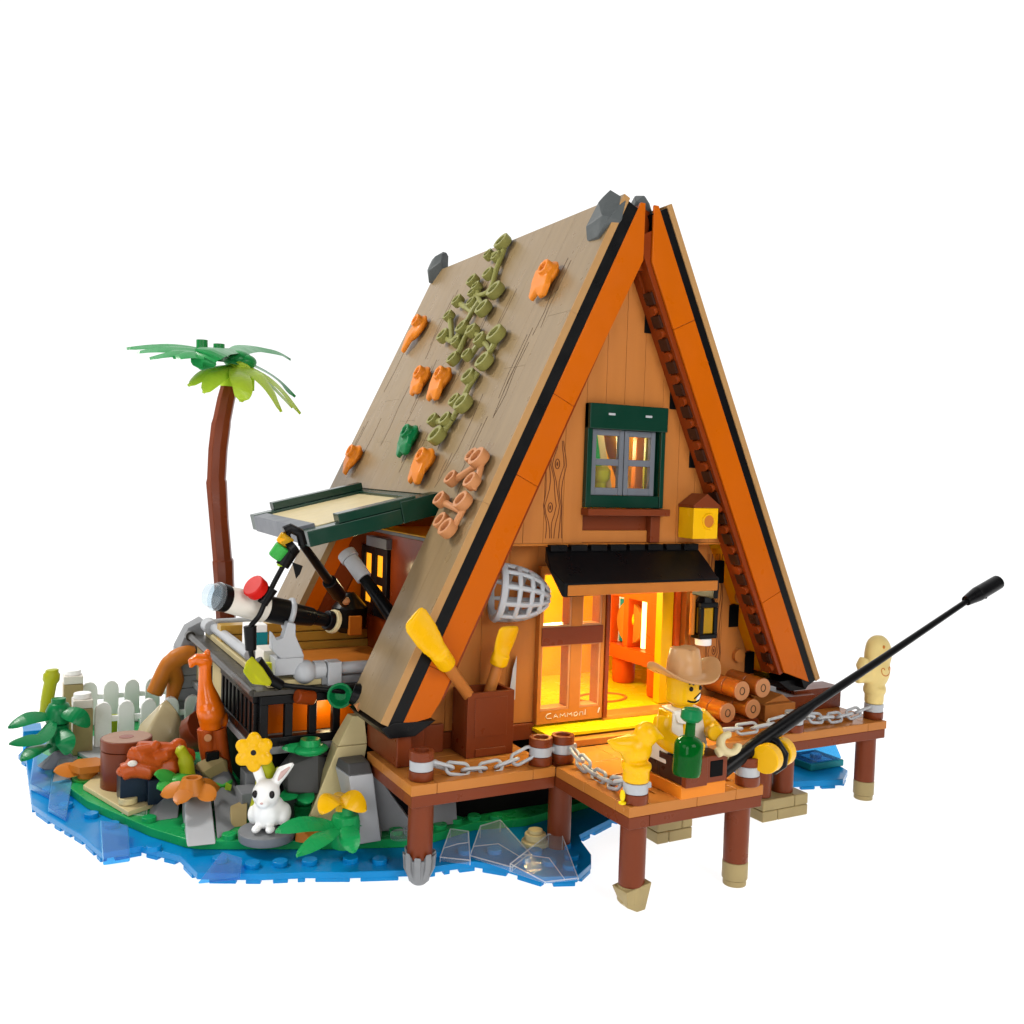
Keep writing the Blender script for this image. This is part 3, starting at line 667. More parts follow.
for x, z in ((-.02, 2.62), (.24, 2.25)): obj('eye', MB().ell((x, fy_(x, z), z), (.075, .05, .085)), 'dull_orange', t2, bev=0)
m = MB(); m.tube([(x, fy_(x, z), z) for x, z in [(-.12 + .09 * math.cos(a / 3), 1.6 + .09 * math.sin(a / 3)) for a in range(12)] + [(.3 * math.cos(PI + a * PI / 8) + .1, 1.55 + .22 * math.sin(PI + a * PI / 8)) for a in range(9)] + [(.36 + .09 * math.cos(a / 3), 1.62 + .09 * math.sin(a / 3)) for a in range(12)]], .025, 5)
obj('mouth', m, 'dull_orange', t2, bev=0)

# ---------------------------------------------------------------- planter with two paddles
pf = G(466, 759, ZD + .01)
t, T = wthing('planter_box', 'square red-brown box holding two yellow paddles, left of the door', 'box', (pf.x + .9, pf.y + .7, ZD + .01))
x0, y0, x1, y1, z0, z1 = pf.x, pf.y, pf.x + 1.95, pf.y + 1.3, ZD + .01, ZD + 2.42
m = MB(T); w = .16
m.box(x0, x1, y0, y0 + w, z0, z1).box(x0, x1, y1 - w, y1, z0, z1).box(x0, x0 + w, y0 + w, y1 - w, z0, z1).box(x1 - w, x1, y0 + w, y1 - w, z0, z1).box(x0 + w, x1 - w, y0 + w, y1 - w, z0, z0 + .8)
m.box(x0 + .3, x1 - .3, y0 - .03, y0, z0 + .75, z1 - .2).box(x0 + .35, x1 - .35, y0 - .06, y0, z0 + .05, z0 + .32)
obj('casing', m, 'red_brown', t, bev=.03)
def paddle(base, tip, label, wd):
    base, tip = V(base), V(tip); d = (tip - base).normalized(); L = (tip - base).length
    M = frame(base, d, (.85, .35, 0)); tt = thing('paddle', label, 'paddle', M=M, group='paddles in the planter box')
    obj('handle', MB().cyl((0, 0, -.6), (0, 0, L * .5), .22, seg=16), 'nougat', tt)
    m = MB(); m.cyl((0, 0, L * .42), (0, 0, L * .58), .34, .36)
    prof = [(L * .5, .34, .3), (L * .6, .36, .2), (L * .7, .46, .13), (L * .82, .5, .12), (L * .95, .5, .11), (L, .4, .1)]
    rg = []
    for z, hw, ht in prof: rg.append([(hw * wd * c, ht * s, z) for c, s in [(math.cos(k * PI / 6), math.sin(k * PI / 6)) for k in range(12)]])
    for a, b in zip(rg[:-1], rg[1:]): m.hexa(a, b)
    obj('blade', m, 'yellow', tt, remesh=.05)
paddle(A(469, 696, y0 + .28), A(413, 616, -1.7), 'yellow paddle leaning left out of the planter box across the gable board', 1.05)
paddle(A(489, 693, y0 + .7), A(510, 626, y0 + .1), 'yellow paddle standing nearly upright in the planter box against the wall', 1.25)
tag(obj('silver_blade', MB().hull([A(513, 668, 1.6), A(508, 700, 1.6), A(515, 700, 1.6), A(517, 655, 1.6), A(513, 668, 1.8), A(508, 700, 1.8), A(515, 700, 1.8), A(517, 655, 1.8)]), 'lgrey'), 'narrow grey blade against the wall beside the upright yellow paddle', 'blade')

# ---------------------------------------------------------------- net basket on the wall
c0, c1 = A(498, 592, 1.2), A(548, 598, .8)
ax = (c1 - c0); M = frame(c0, ax, (0, 0, 1)); L = ax.length
m = MB(); Rf = lambda q: .2 + .84 * max(0, 1 - q ** 2.4) ** .7
def ring(q, r=.07): m.tube([(Rf(q) * math.cos(k * PI / 14), Rf(q) * .8 * math.sin(k * PI / 14), L * q) for k in range(28)], r, 6, True)
for q in (0, .3, .56, .78): ring(q, .14 if q == 0 else .095)
for k in range(10):
    a = k * PI / 5; m.tube([(Rf(q) * math.cos(a), Rf(q) * .8 * math.sin(a), L * q) for q in (0, .15, .3, .45, .6, .7, .8, .88, .95, .98)], .1, 6)
m.ell((0, 0, L * .95), (.42, .36, .14))
o = obj('net_basket', m, 'lgrey', bev=0, smooth=60); o.matrix_world = M
tag(o, 'light grey open-weave net basket hung on the wall left of the awning', 'net')

# ---------------------------------------------------------------- birdhouse
t, T = wthing('birdhouse', 'yellow birdhouse with a brown roof on the wall right of the gable window', 'birdhouse', (3.6, .7, 11.7))
obj('body', MB(T).box(2.95, 4.25, .1, 1.08, 11.72, 13.0), 'yellow', t, bev=.03)
m = MB(T); m.prism([(2.9, .05, 13.0), (4.3, .05, 13.0), (4.3, .05, 13.12), (3.6, .05, 13.6), (2.9, .05, 13.12)], (0, 1.04, 0)); obj('roof', m, 'red_brown', t)
m = MB(T); m.m = 0; m.tube([(3.75 + .3 * math.cos(k * PI / 12), .09, 12.45 + .3 * math.sin(k * PI / 12)) for k in range(24)], .05, 6, True); m.m = 1; m.cyl((3.75, .2, 12.45), (3.75, .085, 12.45), .28, seg=24); obj('entrance_hole', m, ['yellow', 'dull_orange'], t, bev=0)  # flat orange disc paints the shading inside the hole

# ---------------------------------------------------------------- wall lantern
lp = A(706, 616, 1.35); t, T = wthing('wall_lantern', 'black square lantern with amber panes hung at the right end of the awning', 'lantern', lp)
x, y, z = lp; m = MB(T); m.box(x - .55, x + .42, y - .3, y + .3, z - .95, z - .75).box(x - .55, x + .42, y - .3, y + .3, z + .4, z + .62)
for i in (-.55, .22):
    for j in (-.3, .12): m.box(x + i, x + i + .2, y + j, y + j + .18, z - .749, z + .399)
m.lathe([(.44, 0), (.3, .25), (.18, .3)], Matrix.Translation((x - .06, y, z + .62)), 8); m.tube([(x - .06 + .22 * math.cos(k * PI / 8), y, z + 1.05 + .2 * math.sin(k * PI / 8)) for k in range(16)], .06, 6, True)
obj('cage', m, 'black', t); obj('pane', MB(T).box(x - .42, x + .3, y - .2, y + .2, z - .74, z + .39), 'clear_amber', t)
obj('base', MB(T).cyl((x - .1, y, z - 1.25), (x - .1, y, z - .955), .36), 'white', t); obj('rod', MB(T).cyl((x - .68, y + .1, z - .8), (x - .68, y + .1, z + 1.0), .12), 'dull_orange', t)

# ---------------------------------------------------------------- logs
def log(p, L, label):
    M = Matrix.Translation(p); tt = thing('log', label, 'log', M=M, group='stacked logs beside the door')
    m = MB(); r = .43
    m.m = 0; m.cyl((0, .02, 0), (0, L * .4 - .02, 0), r, seg=28).cyl((0, L * .4 - .03, 0), (0, L * .4 + .03, 0), r * .9, seg=28).cyl((0, L * .4 + .02, 0), (0, L, 0), r, seg=28)
    obj('bark', m, 'log_orange', tt, bev=.02)
    m = MB(); m.m = 0; m.cyl((0, -.015, 0), (0, .019, 0), r - .02, seg=28); m.m = 1
    m.tube([(.13 * math.cos(k * PI / 6), -.017, .16 * math.sin(k * PI / 6)) for k in range(12)], .025, 5, True)
    obj('end_face', m, ['salmon_tan', 'ink'], tt, bev=0)
ly = -.25
log(A(727.5, 713, ly), 2.1, 'orange-brown log at the lower left of the stack, nearest the seated figure'); log(A(753, 709, ly), 2.1, 'orange-brown log lower right in the stack, behind the pale chain')
log(A(742, 691, ly + .15), 2.1, 'orange-brown log on top of the stack, left of the two upper ends'); log(A(763, 688, ly + .15), 2.1, 'orange-brown log on top of the stack, right of the two upper ends')
lz = A(727.5, 713, ly).z - .44
tag(obj('log_rest', MB().box(A(727, 713, ly).x - .5, A(753, 709, ly).x + .5, ly + .15, 1.55, ZD + .01, lz), 'red_brown'), 'low red-brown block under the stacked logs', 'block')
m = MB(); a = A(765, 717, .2); m.box(a.x, a.x + 1.8, a.y, a.y + 1.3, ZD + .01, ZD + .75); m.prism([(a.x + .1, a.y + .2, ZD + .76), (a.x + 1.7, a.y + .2, ZD + .76), (a.x + 1.2, a.y + .2, ZD + 1.1)], (0, .9, 0))
tag(obj('tan_wedge', m, 'nougat'), 'tan wedge block lying on the deck right of the logs, below the gable foot', 'block')
m = MB(); a = A(800, 712, 1.2); m.box(a.x - .6, a.x + 2.4, 1.0, 2.2, ZD + .01, ZD + 1.0); tag(obj('brown_block', m, 'red_brown'), 'red-brown block on the deck under the right foot of the roof', 'block')

# ================================================================== seated figure
tf = G(680, 800, ZD); tx0, tx1, ty0, ty1 = -2.35, -.45, -6.3, -4.45
tag(obj('orange_tile', MB().box(tx0, tx1, ty0, ty1, ZD - .03, ZD + .42), 'leaf_orange'), 'flat bright orange block the figure sits on, on the jetty', 'block')
SZ = ZD + .43; fx = -1.4
t, T = wthing('person', 'seated figure in a tan cowboy hat and white vest on an orange block, fishing', 'person', (fx, -4.9, SZ))
m = MB(T)
m.hexa([V((fx - .9, -5.35, SZ + .55)), V((fx + .9, -5.35, SZ + .55)), V((fx + .9, -4.5, SZ + .55)), V((fx - .9, -4.5, SZ + .55))], [V((fx - .68, -5.25, SZ + 2.2)), V((fx + .68, -5.25, SZ + 2.2)), V((fx + .68, -4.55, SZ + 2.2)), V((fx - .68, -4.55, SZ + 2.2))])
hc = A(683, 688, -4.95); hc.x = fx + .05
m.lathe([(.36, SZ + 2.0), (.36, hc.z - .5), (.5, hc.z - .5), (.6, hc.z - .38), (.6, hc.z + .4), (.5, hc.z + .52), (.3, hc.z + .54)], Matrix.Translation((fx + .05, -4.95, 0)), 28)
hp2 = A(729, 744, -6.45)
ra = [V((fx - .72, -4.95, SZ + 1.9)), V((fx - .96, -5.2, SZ + 1.45)), V((fx - .75, -5.7, SZ + 1.2)), V((fx - .35, -6.0, SZ + 1.3))]
la = [V((fx + .72, -4.95, SZ + 1.9)), V((fx + 1.15, -5.2, SZ + 1.45)), hp2 + V((-.3, .35, .3))]
m.tube(rounded(ra, 5), [.36, .36, .36, .35, .35, .35, .34, .34, .34, .33, .32, .32, .31, .3, .28, .26]); m.tube(rounded(la, 5), [.36, .36, .36, .35, .35, .34, .34, .33, .32, .3, .26])
obj('body', m, 'yellow', t, remesh=.045)
def hand(c, ax, sz=1.0):                   # the open clip hand of a toy figure
    M = frame(c, ax, (.8, -.1, .6)) @ Matrix.Scale(sz, 4); m = MB(T)
    pts = []
    for k in range(15):
        a = math.radians(40 + 280 * k / 14); pts.append(M @ V((.27 * math.cos(a), .27 * math.sin(a), 0)))
    n = (M.to_3x3() @ V((0, 0, 1))).normalized()
    for o in (-.12, 0, .12): m.tube([p + n * o for p in pts], .11 * sz, 10)
    m.cyl(M @ V((-.3, 0, 0)), M @ V((-.5, .05, 0)), .17)
    return m
obj('hand', hand(hp2, (-.35, -.85, .4), 1.1), 'cream', t, remesh=.035); obj('hand', hand(V((fx - .42, -6.2, SZ + 1.25)), (.1, -.1, 1)), 'yellow', t, bev=.03)
m = MB(T)                                        # open white vest: two front panels, back and collar
for s in (-1, 1):
    m.hexa([V((fx + s * .14, -5.42, SZ + .5)), V((fx + s * .96, -5.42, SZ + .5)), V((fx + s * .96, -4.43, SZ + .5)), V((fx + s * .14, -4.43, SZ + .5))], [V((fx + s * .22, -5.33, SZ + 2.12)), V((fx + s * .6, -5.33, SZ + 2.16)), V((fx + s * .6, -4.48, SZ + 2.16)), V((fx + s * .22, -4.48, SZ + 2.16))])
    m.hull([V((fx + s * a, b, SZ + c)) for a, b, c in ((.08, -5.46, 1.75), (.5, -5.46, 1.85), (.62, -5.3, 2.25), (.2, -5.4, 2.28), (.62, -4.6, 2.28), (.2, -4.6, 2.3), (.3, -5.5, 2.0))])
obj('vest', m, 'offwhite', t)
m = MB(T); m.m = 0
m.box(fx - .92, fx + .92, -5.4, -4.4, SZ, SZ + .55)
for s in (-1, 1):
    xa, xb = (fx - .93, fx - .03) if s < 0 else (fx + .03, fx + .93)
    m.box(xa, xb, -6.25, -5.0, SZ + .02, SZ + .86)
m.m = 1
for xa, xb in ((fx - .93, fx - .03), (fx + .62, fx + 1.55)):
    m.box(xa, xb, -6.5, -6.25, SZ - .02, SZ + .95) if xa < fx else None
m.box(fx + .01, fx + .95, -6.34, -6.26, SZ - .01, SZ + .9)
m.m = 2; m.box(fx + .2, fx + .76, -6.36, -6.3, SZ + .17, SZ + .73)
obj('trousers', m, ['dark_brown', 'red_brown', 'void'], t)
# face: turned towards the rod
fa = math.radians(12); fd = V((math.sin(fa), -math.cos(fa), 0)); fs = V((math.cos(fa), math.sin(fa), 0)); hcen = V((fx + .05, -4.95, hc.z))
def onface(a, z, out=.0): 
    return hcen + (fd * math.cos(a) + fs * math.sin(a)) * (.6 + out) + V((0, 0, z))
m = MB(T); m.m = 0
m.tube([onface(a, z, .0) for a, z in ((-.62, -.3), (-.4, -.34), (-.15, -.36), (.15, -.33), (.42, -.22))], .035, 6)
m.tube([onface(a, z, .0) for a, z in ((-.2, -.24), (.05, -.16), (.28, -.1), (.44, -.1))], .03, 6)
for a in (-.42, .32): m.ell(onface(a, .1), (.075, .075, .085)); m.tube([onface(a - .16, .27), onface(a, .31), onface(a + .16, .24)], .035, 6)
m.m = 1; m.hull([onface(a, z, o) for a, z in ((-.05, -.31), (.2, -.28), (.38, -.2), (.42, -.12), (.25, -.13), (.02, -.2)) for o in (-.03, .02)])
obj('face_print', m, ['eye', 'white'], t, bev=0)
m = MB(T); hz = hc.z + .42; n = 36; rings = []
cx, cyy = fx + .05, -4.95
prof = [(.56, .06, 0), (.62, .0, 0), (.9, -.02, .5), (1.15, .02, 1), (1.32, .08, 1.35), (1.32, .14, 1.35), (1.1, .11, 1), (.85, .08, .5), (.62, .14, 0), (.58, .55, 0), (.5, .95, 0), (.4, 1.02, 0), (.18, .9, 0)]
vs = []; fs = []
for r, z, wv in prof:
    for k in range(n):
        a = 2 * PI * k / n; c, s = math.cos(a), math.sin(a)
        sx = 1.0; sy = .88 if r > .7 else 1
        zz = z + wv * (.33 * c * c * abs(c) - .10 * s * s)
        if z > .8 and wv == 0: zz += .08 * c * c * 0 + (-.1 * math.exp(-(c / .35) ** 2) if r < .45 else 0)
        vs.append((cx + r * c * sx, cyy + r * s * sy, hz + zz))
for i in range(len(prof) - 1): fs += [(i * n + k, i * n + (k + 1) % n, (i + 1) * n + (k + 1) % n, (i + 1) * n + k) for k in range(n)]
fs += [tuple(range(n - 1, -1, -1)), tuple((len(prof) - 1) * n + k for k in range(n))]
m.add(vs, fs); obj('cowboy_hat', m, 'hat_tan', t, bev=0, smooth=75)

# bottle in the lap
b0_, b1_ = A(686, 776, -6.75), A(689.5, 738, -6.75); ax = (b1_ - b0_); M = frame(b0_, ax, (1, 0, 0)); L = ax.length
t = thing('green_bottle', 'large translucent green bottle with a flared mouth held in front of the seated figure', 'bottle', M=M)
obj('body', MB().lathe([(.26, 0), (.43, .05), (.47, .15), (.47, L * .84), (.42, L * .93), (.3, L + .02), (.17, L + .08), (.16, L + .45), (.15, L + .62)], None, 28), 'clear_green', t, bev=0, smooth=50)
obj('mouth', MB().lathe([(.18, L + .52), (.27, L + .55), (.36, L + .65), (.34, L + .9), (.27, L + .97), (.18, L + .92)], None, 10), 'deep_green', t, bev=.02)

# fishing rod
t, T = wthing('fishing_rod', 'long black fishing rod with a yellow reel slanting out over the water', 'fishing rod', A(727, 768, -6.0))
m = MB(T); pts = [A(x, y, yy) for x, y, yy in ((722, 771, -6.0), (760, 742, -6.0), (800, 714, -6.0), (812, 705, -6.0), (880, 660, -6.0), (970, 599, -6.0))]
m.tube(pts, [.26, .26, .24, .17, .14, .11], 14); obj('rod', m, 'black', t, bev=0)
m = MB(T); a, b = A(966, 601, -6.0), A(998, 582, -6.0); d = (b - a).normalized(); m.cyl(a, a.lerp(b, .35), .2, .3).cyl(a.lerp(b, .35), b, .3, .29, 14); m.cyl(a.lerp(b, .5) - V((0, .1, .3)), a.lerp(b, .5) + V((0, 0, .0)), .13); obj('rod_tip', m, 'black', t, bev=.02)
ra_ = V((.93, .37, 0)); rc = A(774, 755, -6.3); m = MB(T)
m.cyl(rc - ra_ * .78, rc - ra_ * .30, .5, seg=32).cyl(rc + ra_ * .30, rc + ra_ * .78, .5, seg=32); obj('reel', m, 'yellow', t, bev=.05, segs=3)
m = MB(T); m.cyl(rc - ra_ * .3, rc + ra_ * .3, .28, seg=24); m.tube([rc + V((-.05, .25, .55)), rc + V((.1, 0, .45)), rc + V((.16, -.35, .1)), rc + V((.12, -.35, -.25)), rc + V((0, -.1, -.52)), rc + V((0, .2, -.4))], .14, 10); m.cyl(rc + V((0, .2, .2)), A(770, 737, -6.0), .16); obj('reel_clamp', m, 'black', t, bev=0)

# ================================================================== leaves, sprigs and rocks on the roof
NRM = V((-CU, 0, SU)); DWN = V((-SU, 0, -CU)); FRT = V((0, -1, 0))
def RLp(px, py, off=0):
    n = V((-19.67, 0, 9.36)) / 21.78; n0 = n.dot(V((-10.5, 0, 5.38)))
    return _pl(px, py, n, n0 + off)
def leaf_mb(lobes=3, L=.95):
    m = MB(); m.lathe([(.26, 0), (.29, .3), (.29, .56), (.17, .56), (.14, .42)], None, 16)
    for k in range(lobes):
        a = (k - (lobes - 1) / 2) * .72; d = V((math.cos(a), math.sin(a), 0)); c = d * (L * .62); c.z = .3 - .08 * abs(k - 1)
        s_ = V((-d.y, d.x, 0)); tip = L * (1.15 if lobes == 1 else 1.0 if k == 1 else .88); m.hull([d * q + s_ * w_ + V((0, 0, z_ + .1)) for q, w_, z_ in ((.05, .22, .1), (.05, -.22, .1), (L * .6, .42, .12), (L * .6, -.42, .12), (tip, .16, .0), (tip, -.16, .0), (.05, .2, .3), (.05, -.2, .3), (L * .6, .3, .3), (L * .6, -.3, .3), (tip, .1, .16), (tip, -.1, .16))])
    m.ell((.25, 0, .2), (.66, .52, .2)); return m
def roof_leaf(px, py, ang, label, mt='leaf_orange', lobes=3, L=.95, sc_=1.0):
    o = obj('roof_leaf', leaf_mb(lobes, L), mt, remesh=.04)
    x = (DWN * math.cos(ang) + FRT * math.sin(ang)); M = frame(RLp(px, py, .02), NRM, x); o.matrix_world = M @ Matrix.Scale(sc_ * 1.2, 4)
    tag(o, label, 'leaf', 'leaves stuck to the roof')
roof_leaf(555, 275, -0.55, 'orange leaf piece alone near the ridge and front edge, right of the olive sprigs', L=1.15)
roof_leaf(425, 326, -0.50, 'orange leaf piece alone near the rear edge of the roof, upper left', lobes=1, L=1.3)
roof_leaf(428, 378, -0.50, 'orange leaf piece left one of the touching pair beside the olive sprig')
roof_leaf(449, 379, -0.60, 'orange leaf piece right one of the touching pair, overlapping the olive sprig', L=1.15)
roof_leaf(416, 437, -0.40, 'dark green leaf piece on the roof between the orange leaves', 'deep_green', 3, 1.0)
roof_leaf(432, 461, -0.65, 'orange leaf piece just above the raised roof hatch', L=1.15)
roof_leaf(360, 456, -0.70, 'orange leaf piece at the rear roof edge above the back of the hatch', lobes=2, L=1.0)
def sprig(stem, cups, label, mt):
    m = MB(); st = [RLp(x, y, .22) for x, y in stem]
    m.tube(rounded(st, 4), .13, 8)
    for x, y, r in cups:
        c = RLp(x, y, .12); j = min(st, key=lambda s: (s - c).length); m.tube([c + NRM * .1, j], [.16, .12], 8); m.cup(c, NRM + DWN * -.2, r * .95, .34 + .3 * (r - .2))
    tag(obj('sprig', m, mt, bev=.03, smooth=50), label, 'sprig', 'sprigs trailing down the roof')
sprig([(504, 250), (497, 268), (490, 290), (478, 296)], [(506, 246, .46), (492, 258, .3), (500, 260, .3), (476, 284, .36), (492, 277, .34), (480, 290, .28), (499, 294, .46)], 'olive sprig reaching the roof ridge, topmost of the trailing row', 'olive')
sprig([(480, 300), (472, 312), (462, 330), (452, 342)], [(461, 304, .34), (452, 319, .32), (487, 312, .44), (476, 296, .28), (447, 339, .4), (475, 306, .3), (460, 345, .3)], 'olive sprig second from the top with its cups spread to the left', 'olive')
sprig([(470, 327), (482, 340), (490, 352), (478, 368)], [(466, 331, .38), (476, 334, .36), (484, 343, .36), (500, 338, .46), (488, 365, .44), (457, 362, .36), (471, 358, .3)], 'olive sprig in the middle of the trailing row, right of the orange pair', 'olive')
sprig([(478, 372), (468, 388), (462, 402), (452, 420)], [(473, 380, .4), (467, 407, .46), (459, 404, .34), (450, 423, .36), (437, 423, .32), (441, 439, .46)], 'olive sprig lowest of the trailing row, above the roof hatch', 'olive')
sprig([(482, 462), (478, 478), (473, 490)], [(483, 462, .44), (477, 460, .34), (456, 482, .34), (476, 485, .36)], 'salmon-tan sprig upper one of two near the lower front of the roof', 'salmon_tan')
sprig([(470, 496), (462, 512), (452, 530)], [(445, 503, .34), (467, 505, .4), (446, 525, .36), (452, 532, .4)], 'salmon-tan sprig lower one of two beside the front end of the hatch', 'salmon_tan')
def rock(name, c, r, label, cat='rock', mt='stone', seed=1, n=16, R=None, group=None, bev=.05):
    rd = random.Random(seed); pts = []
    for _ in range(n):
        v = V((rd.gauss(0, 1), rd.gauss(0, 1), rd.gauss(0, 1))).normalized(); v = V((v.x * r[0], v.y * r[1], v.z * r[2]))
        pts.append(V(c) + (R @ v if R else v))
    return tag(obj(name, MB().hull(pts), mt, bev=bev, smooth=25), label, cat, group)
RR = Matrix((DWN, FRT, NRM)).transposed()
rock('ridge_rock', RLp(603, 214, .1) + V((.05, -.1, -.1)), (1.2, .95, .55), 'dark grey rock draped over the front end of the ridge', seed=4, n=26, R=RR, bev=.06)
rock('ridge_rock', V((.35, .9, 25.0)), (.5, .7, .5), 'small dark grey rock between the two peak boards', seed=9)
rock('ridge_rock', RLp(438, 268, .1), (1.0, .55, .5), 'dark grey rock on the rear end of the ridge', seed=15, n=20, R=RR)

# ================================================================== side terrace
TX0, TY0, TY1, ZL = -13.75, 4.4, 16.8, 5.62
t, T = wthing('side_terrace', 'raised side terrace with grey pipe railings above a black barred fence', 'terrace', (-11, 9, 3.4))
m = MB(T); m.box(TX0 + .2, -9.0, TY0 + .2, TY1 - .1, 3.4, 3.62); m.box(TX0 - .05, -8.8, TY0 - .05, TY0 + .6, 3.38, 3.66).box(TX0 - .05, TX0 + .6, TY0 + .61, TY1, 3.38, 3.66); obj('base_beam', m, 'mgrey', t)
def fence(p, q, n, nm):
    p, q = V(p), V(q); d = (q - p).normalized(); nn = V((-d.y, d.x, 0)); L = (q - p).length; m = MB(T)
    def bar(a, b, z0, z1, th): m.obox(p + d * (a + b) / 2 + V((0, 0, (z0 + z1) / 2)), d * (b - a) / 2, nn * th, (0, 0, (z1 - z0) / 2))
    bar(0, L, 3.66, 4.0, .2); bar(0, L, 5.25, 5.58, .2)
    for i in range(n + 1):
        a = i * (L - .3) / n; bar(a, a + .3, 4.0, 5.25, .16)
    obj(nm, m, 'black', t, bev=.03)
fence((TX0 + .2, TY0 + .2, 0), (-8.6, TY0 + .2, 0), 5, 'fence_panel'); fence((TX0 + .2, 10.6, 0), (TX0 + .2, TY0 + .42, 0), 8, 'fence_panel')
m = MB(T); m.box(TX0 - .1, -8.4, TY0 - .1, TY0 + .8, ZL, ZL + .2).box(TX0 - .1, TX0 + .75, TY0 + .81, TY1, ZL, ZL + .2); obj('ledge', m, 'ledge_dark', t)
m = MB(T); m.m = 0; m.box(TX0 + .15, TX0 + .9, 10.7, 13.0, 3.67, ZL - .005).box(TX0 + .15, TX0 + .9, 15.3, TY1 - .05, 3.67, ZL - .005); m.m = 1; m.box(TX0 + .2, TX0 + .95, 13.01, 15.29, 3.67, 4.6)
m.m = 2
for z in (3.67, 4.17, 4.67): m.box(TX0 + .25, TX0 + 1.0, 10.75, 12.0, z, z + .47)
obj('side_wall', m, ['sand', 'void', 'dull_orange'], t)
m = MB(T); m.m = 0; m.box(TX0 + .3, WX, TY0 + .7, OY1, 5.3, 5.55); m.m = 1; m.box(-12.9, -8.9, 6.2, 6.5, 3.65, 5.29); obj('floor', m, ['nougat_deep', 'orange_board'], t, bev=.02)
m = MB(T)                                        # stepped golden planks along the back
for i in range(4): m.box(-13.2, WX + .02, OY1 - .9 + i * .12, OY1 + .25, 5.0 + i * .46, 5.43 + i * .46)
obj('back_planks', m, 'gold_plank', t)
m = MB(T); m.m = 0; m.box(TX0 + .5, TX0 + .95, 8.2, 16.6, ZL + .21, 6.1); m.box(TX0 + .5, -9.3, TY0 + .2, TY0 + .65, ZL + .21, 6.1)
obj('railing_plinth', m, 'sand', t)
m = MB(T); rz = 6.38; rx = TX0 + .7; ry = TY0 + .35
m.tube([(rx, 8.4, rz), (rx, 16.0, rz), (rx + .06, 16.4, rz + .02), (rx + .5, 16.6, rz + .02), (rx + 1.2, 16.6, rz + .02), (-8.6, 16.6, rz)], .23, 14)
m.tube([(rx + .9, ry, rz), (-9.2, ry, rz)], .24, 14); m.cyl((rx + 1.55, ry, rz), (rx + 2.0, ry, rz), .36); m.box(rx + 2.05, rx + 2.6, ry - .36, ry + .3, rz - .6, rz + .32); m.ell((rx + 1.2, ry - .1, rz - .02), (.46, .42, .46))
m.cyl((rx - .12, 16.4, rz), (rx - .12, 15.4, rz), .36)
obj('railing', m, 'lgrey', t)
m = MB(T); m.tube([(TX0 - .1, TY0, ZL + .12), (TX0 - .1, TY1 + .3, ZL + .12)], .15, 10); m.cyl((TX0 - .1, TY1 + .2, ZL + .12), (TX0 - .1, TY1 + .6, ZL + .12), .24); obj('handrail', m, 'ledge_dark', t)
m = MB(T); m.box(-11.2, -9.4, TY0 + .1, TY0 + .7, ZL + .2, 6.12); obj('railing_plinth', m, 'mgrey', t)

# boxes standing on the terrace
m = MB(); m.m = 0; m.box(-13.0, -12.2, 9.0, 10.0, 5.83, 7.5); m.m = 1; m.box(-13.02, -12.18, 8.95, 8.99, 6.6, 7.2); m.box(-13.02, -12.18, 8.95, 8.99, 5.95, 6.4)
tag(obj('teal_carton', m, ['white', 'teal']), 'small white carton with teal panels standing on the terrace rail', 'carton')
a = A(262, 664, 5.6); m = MB(); m.box(a.x, a.x + 1.5, 5.4, 6.7, 5.56, 7.1); m.m = 1; m.box(a.x - .35, a.x + .3, 5.0, 5.39, 6.2, 6.7)
tag(obj('cream_box', m, ['offwhite', 'clear_lime']), 'cream box on the terrace behind the grey telescope bracket', 'box')
a = A(349, 632, 12.4); t, T = wthing('dark_kettle', 'black pot with a gold lower band on the back planks of the terrace', 'pot', a)
obj('pot', MB(T).lathe([(.5, 0), (.8, .3), (.85, 1.2), (.5, 1.6), (.2, 1.9)], Matrix.Translation(a), 16), 'black', t); obj('band', MB(T).box(a.x - .3, a.x + .3, a.y - .95, a.y - .6, a.z, a.z + .9), 'dull_orange', t)

# telescope
yt = 5.2
t, T = wthing('telescope', 'white and black telescope on a grey bracket pointing out from the terrace', 'telescope', A(285, 655, yt))
P = lambda x, y: A(x, y, yt + (x - 270) * .012)
m = MB(T); m.cyl(P(207, 594.5), P(215, 596), .4, .46, 20).cyl(P(215, 596), P(219, 597), .53, .53, 20); obj('lens', m, 'clear', t)
obj('band', MB(T).cyl(P(219, 597), P(227, 599), .52, .5, 24), 'black', t)
obj('tube', MB(T).cyl(P(226, 599), P(264, 608), .48, .56, 28), 'offwhite', t, bev=.06)
m = MB(T); m.cyl(P(262, 607.5), P(288, 613), .5, .5, 24).cyl(P(288, 613), P(312, 617), .44, .36, 24).cyl(P(312, 617), P(326, 620), .3, .27, 24).cyl(P(326, 620), P(331, 621), .38, .4, 24); obj('barrel', m, 'black', t)
obj('eyepiece', MB(T).cyl(P(331, 621), P(335, 622), .48, .48, 24), 'cream', t)
m = MB(T); c = P(289, 614); axd = (P(312, 617) - P(262, 607)).normalized()
m.tube([c + axd.cross(V((0, 1, 0))).normalized() * .54 * math.cos(k * PI / 10) + V((0, 1, 0)) * .54 * math.sin(k * PI / 10) for k in range(20)], .12, 8, True)
pl = lambda x, y, dy=0: A(x, y, yt - .62 + dy)
m.prism([pl(288, 622), pl(296, 624), pl(296, 636), pl(304, 655), pl(304, 662), pl(284, 662), pl(272, 650), pl(272, 632), pl(277, 640), pl(283, 638)], (0, .45, 0))
m.box(pl(275, 660).x, pl(303, 660).x, yt - .7, yt + .4, 6.3, 6.95); obj('bracket', m, 'lgrey', t, bev=.04)

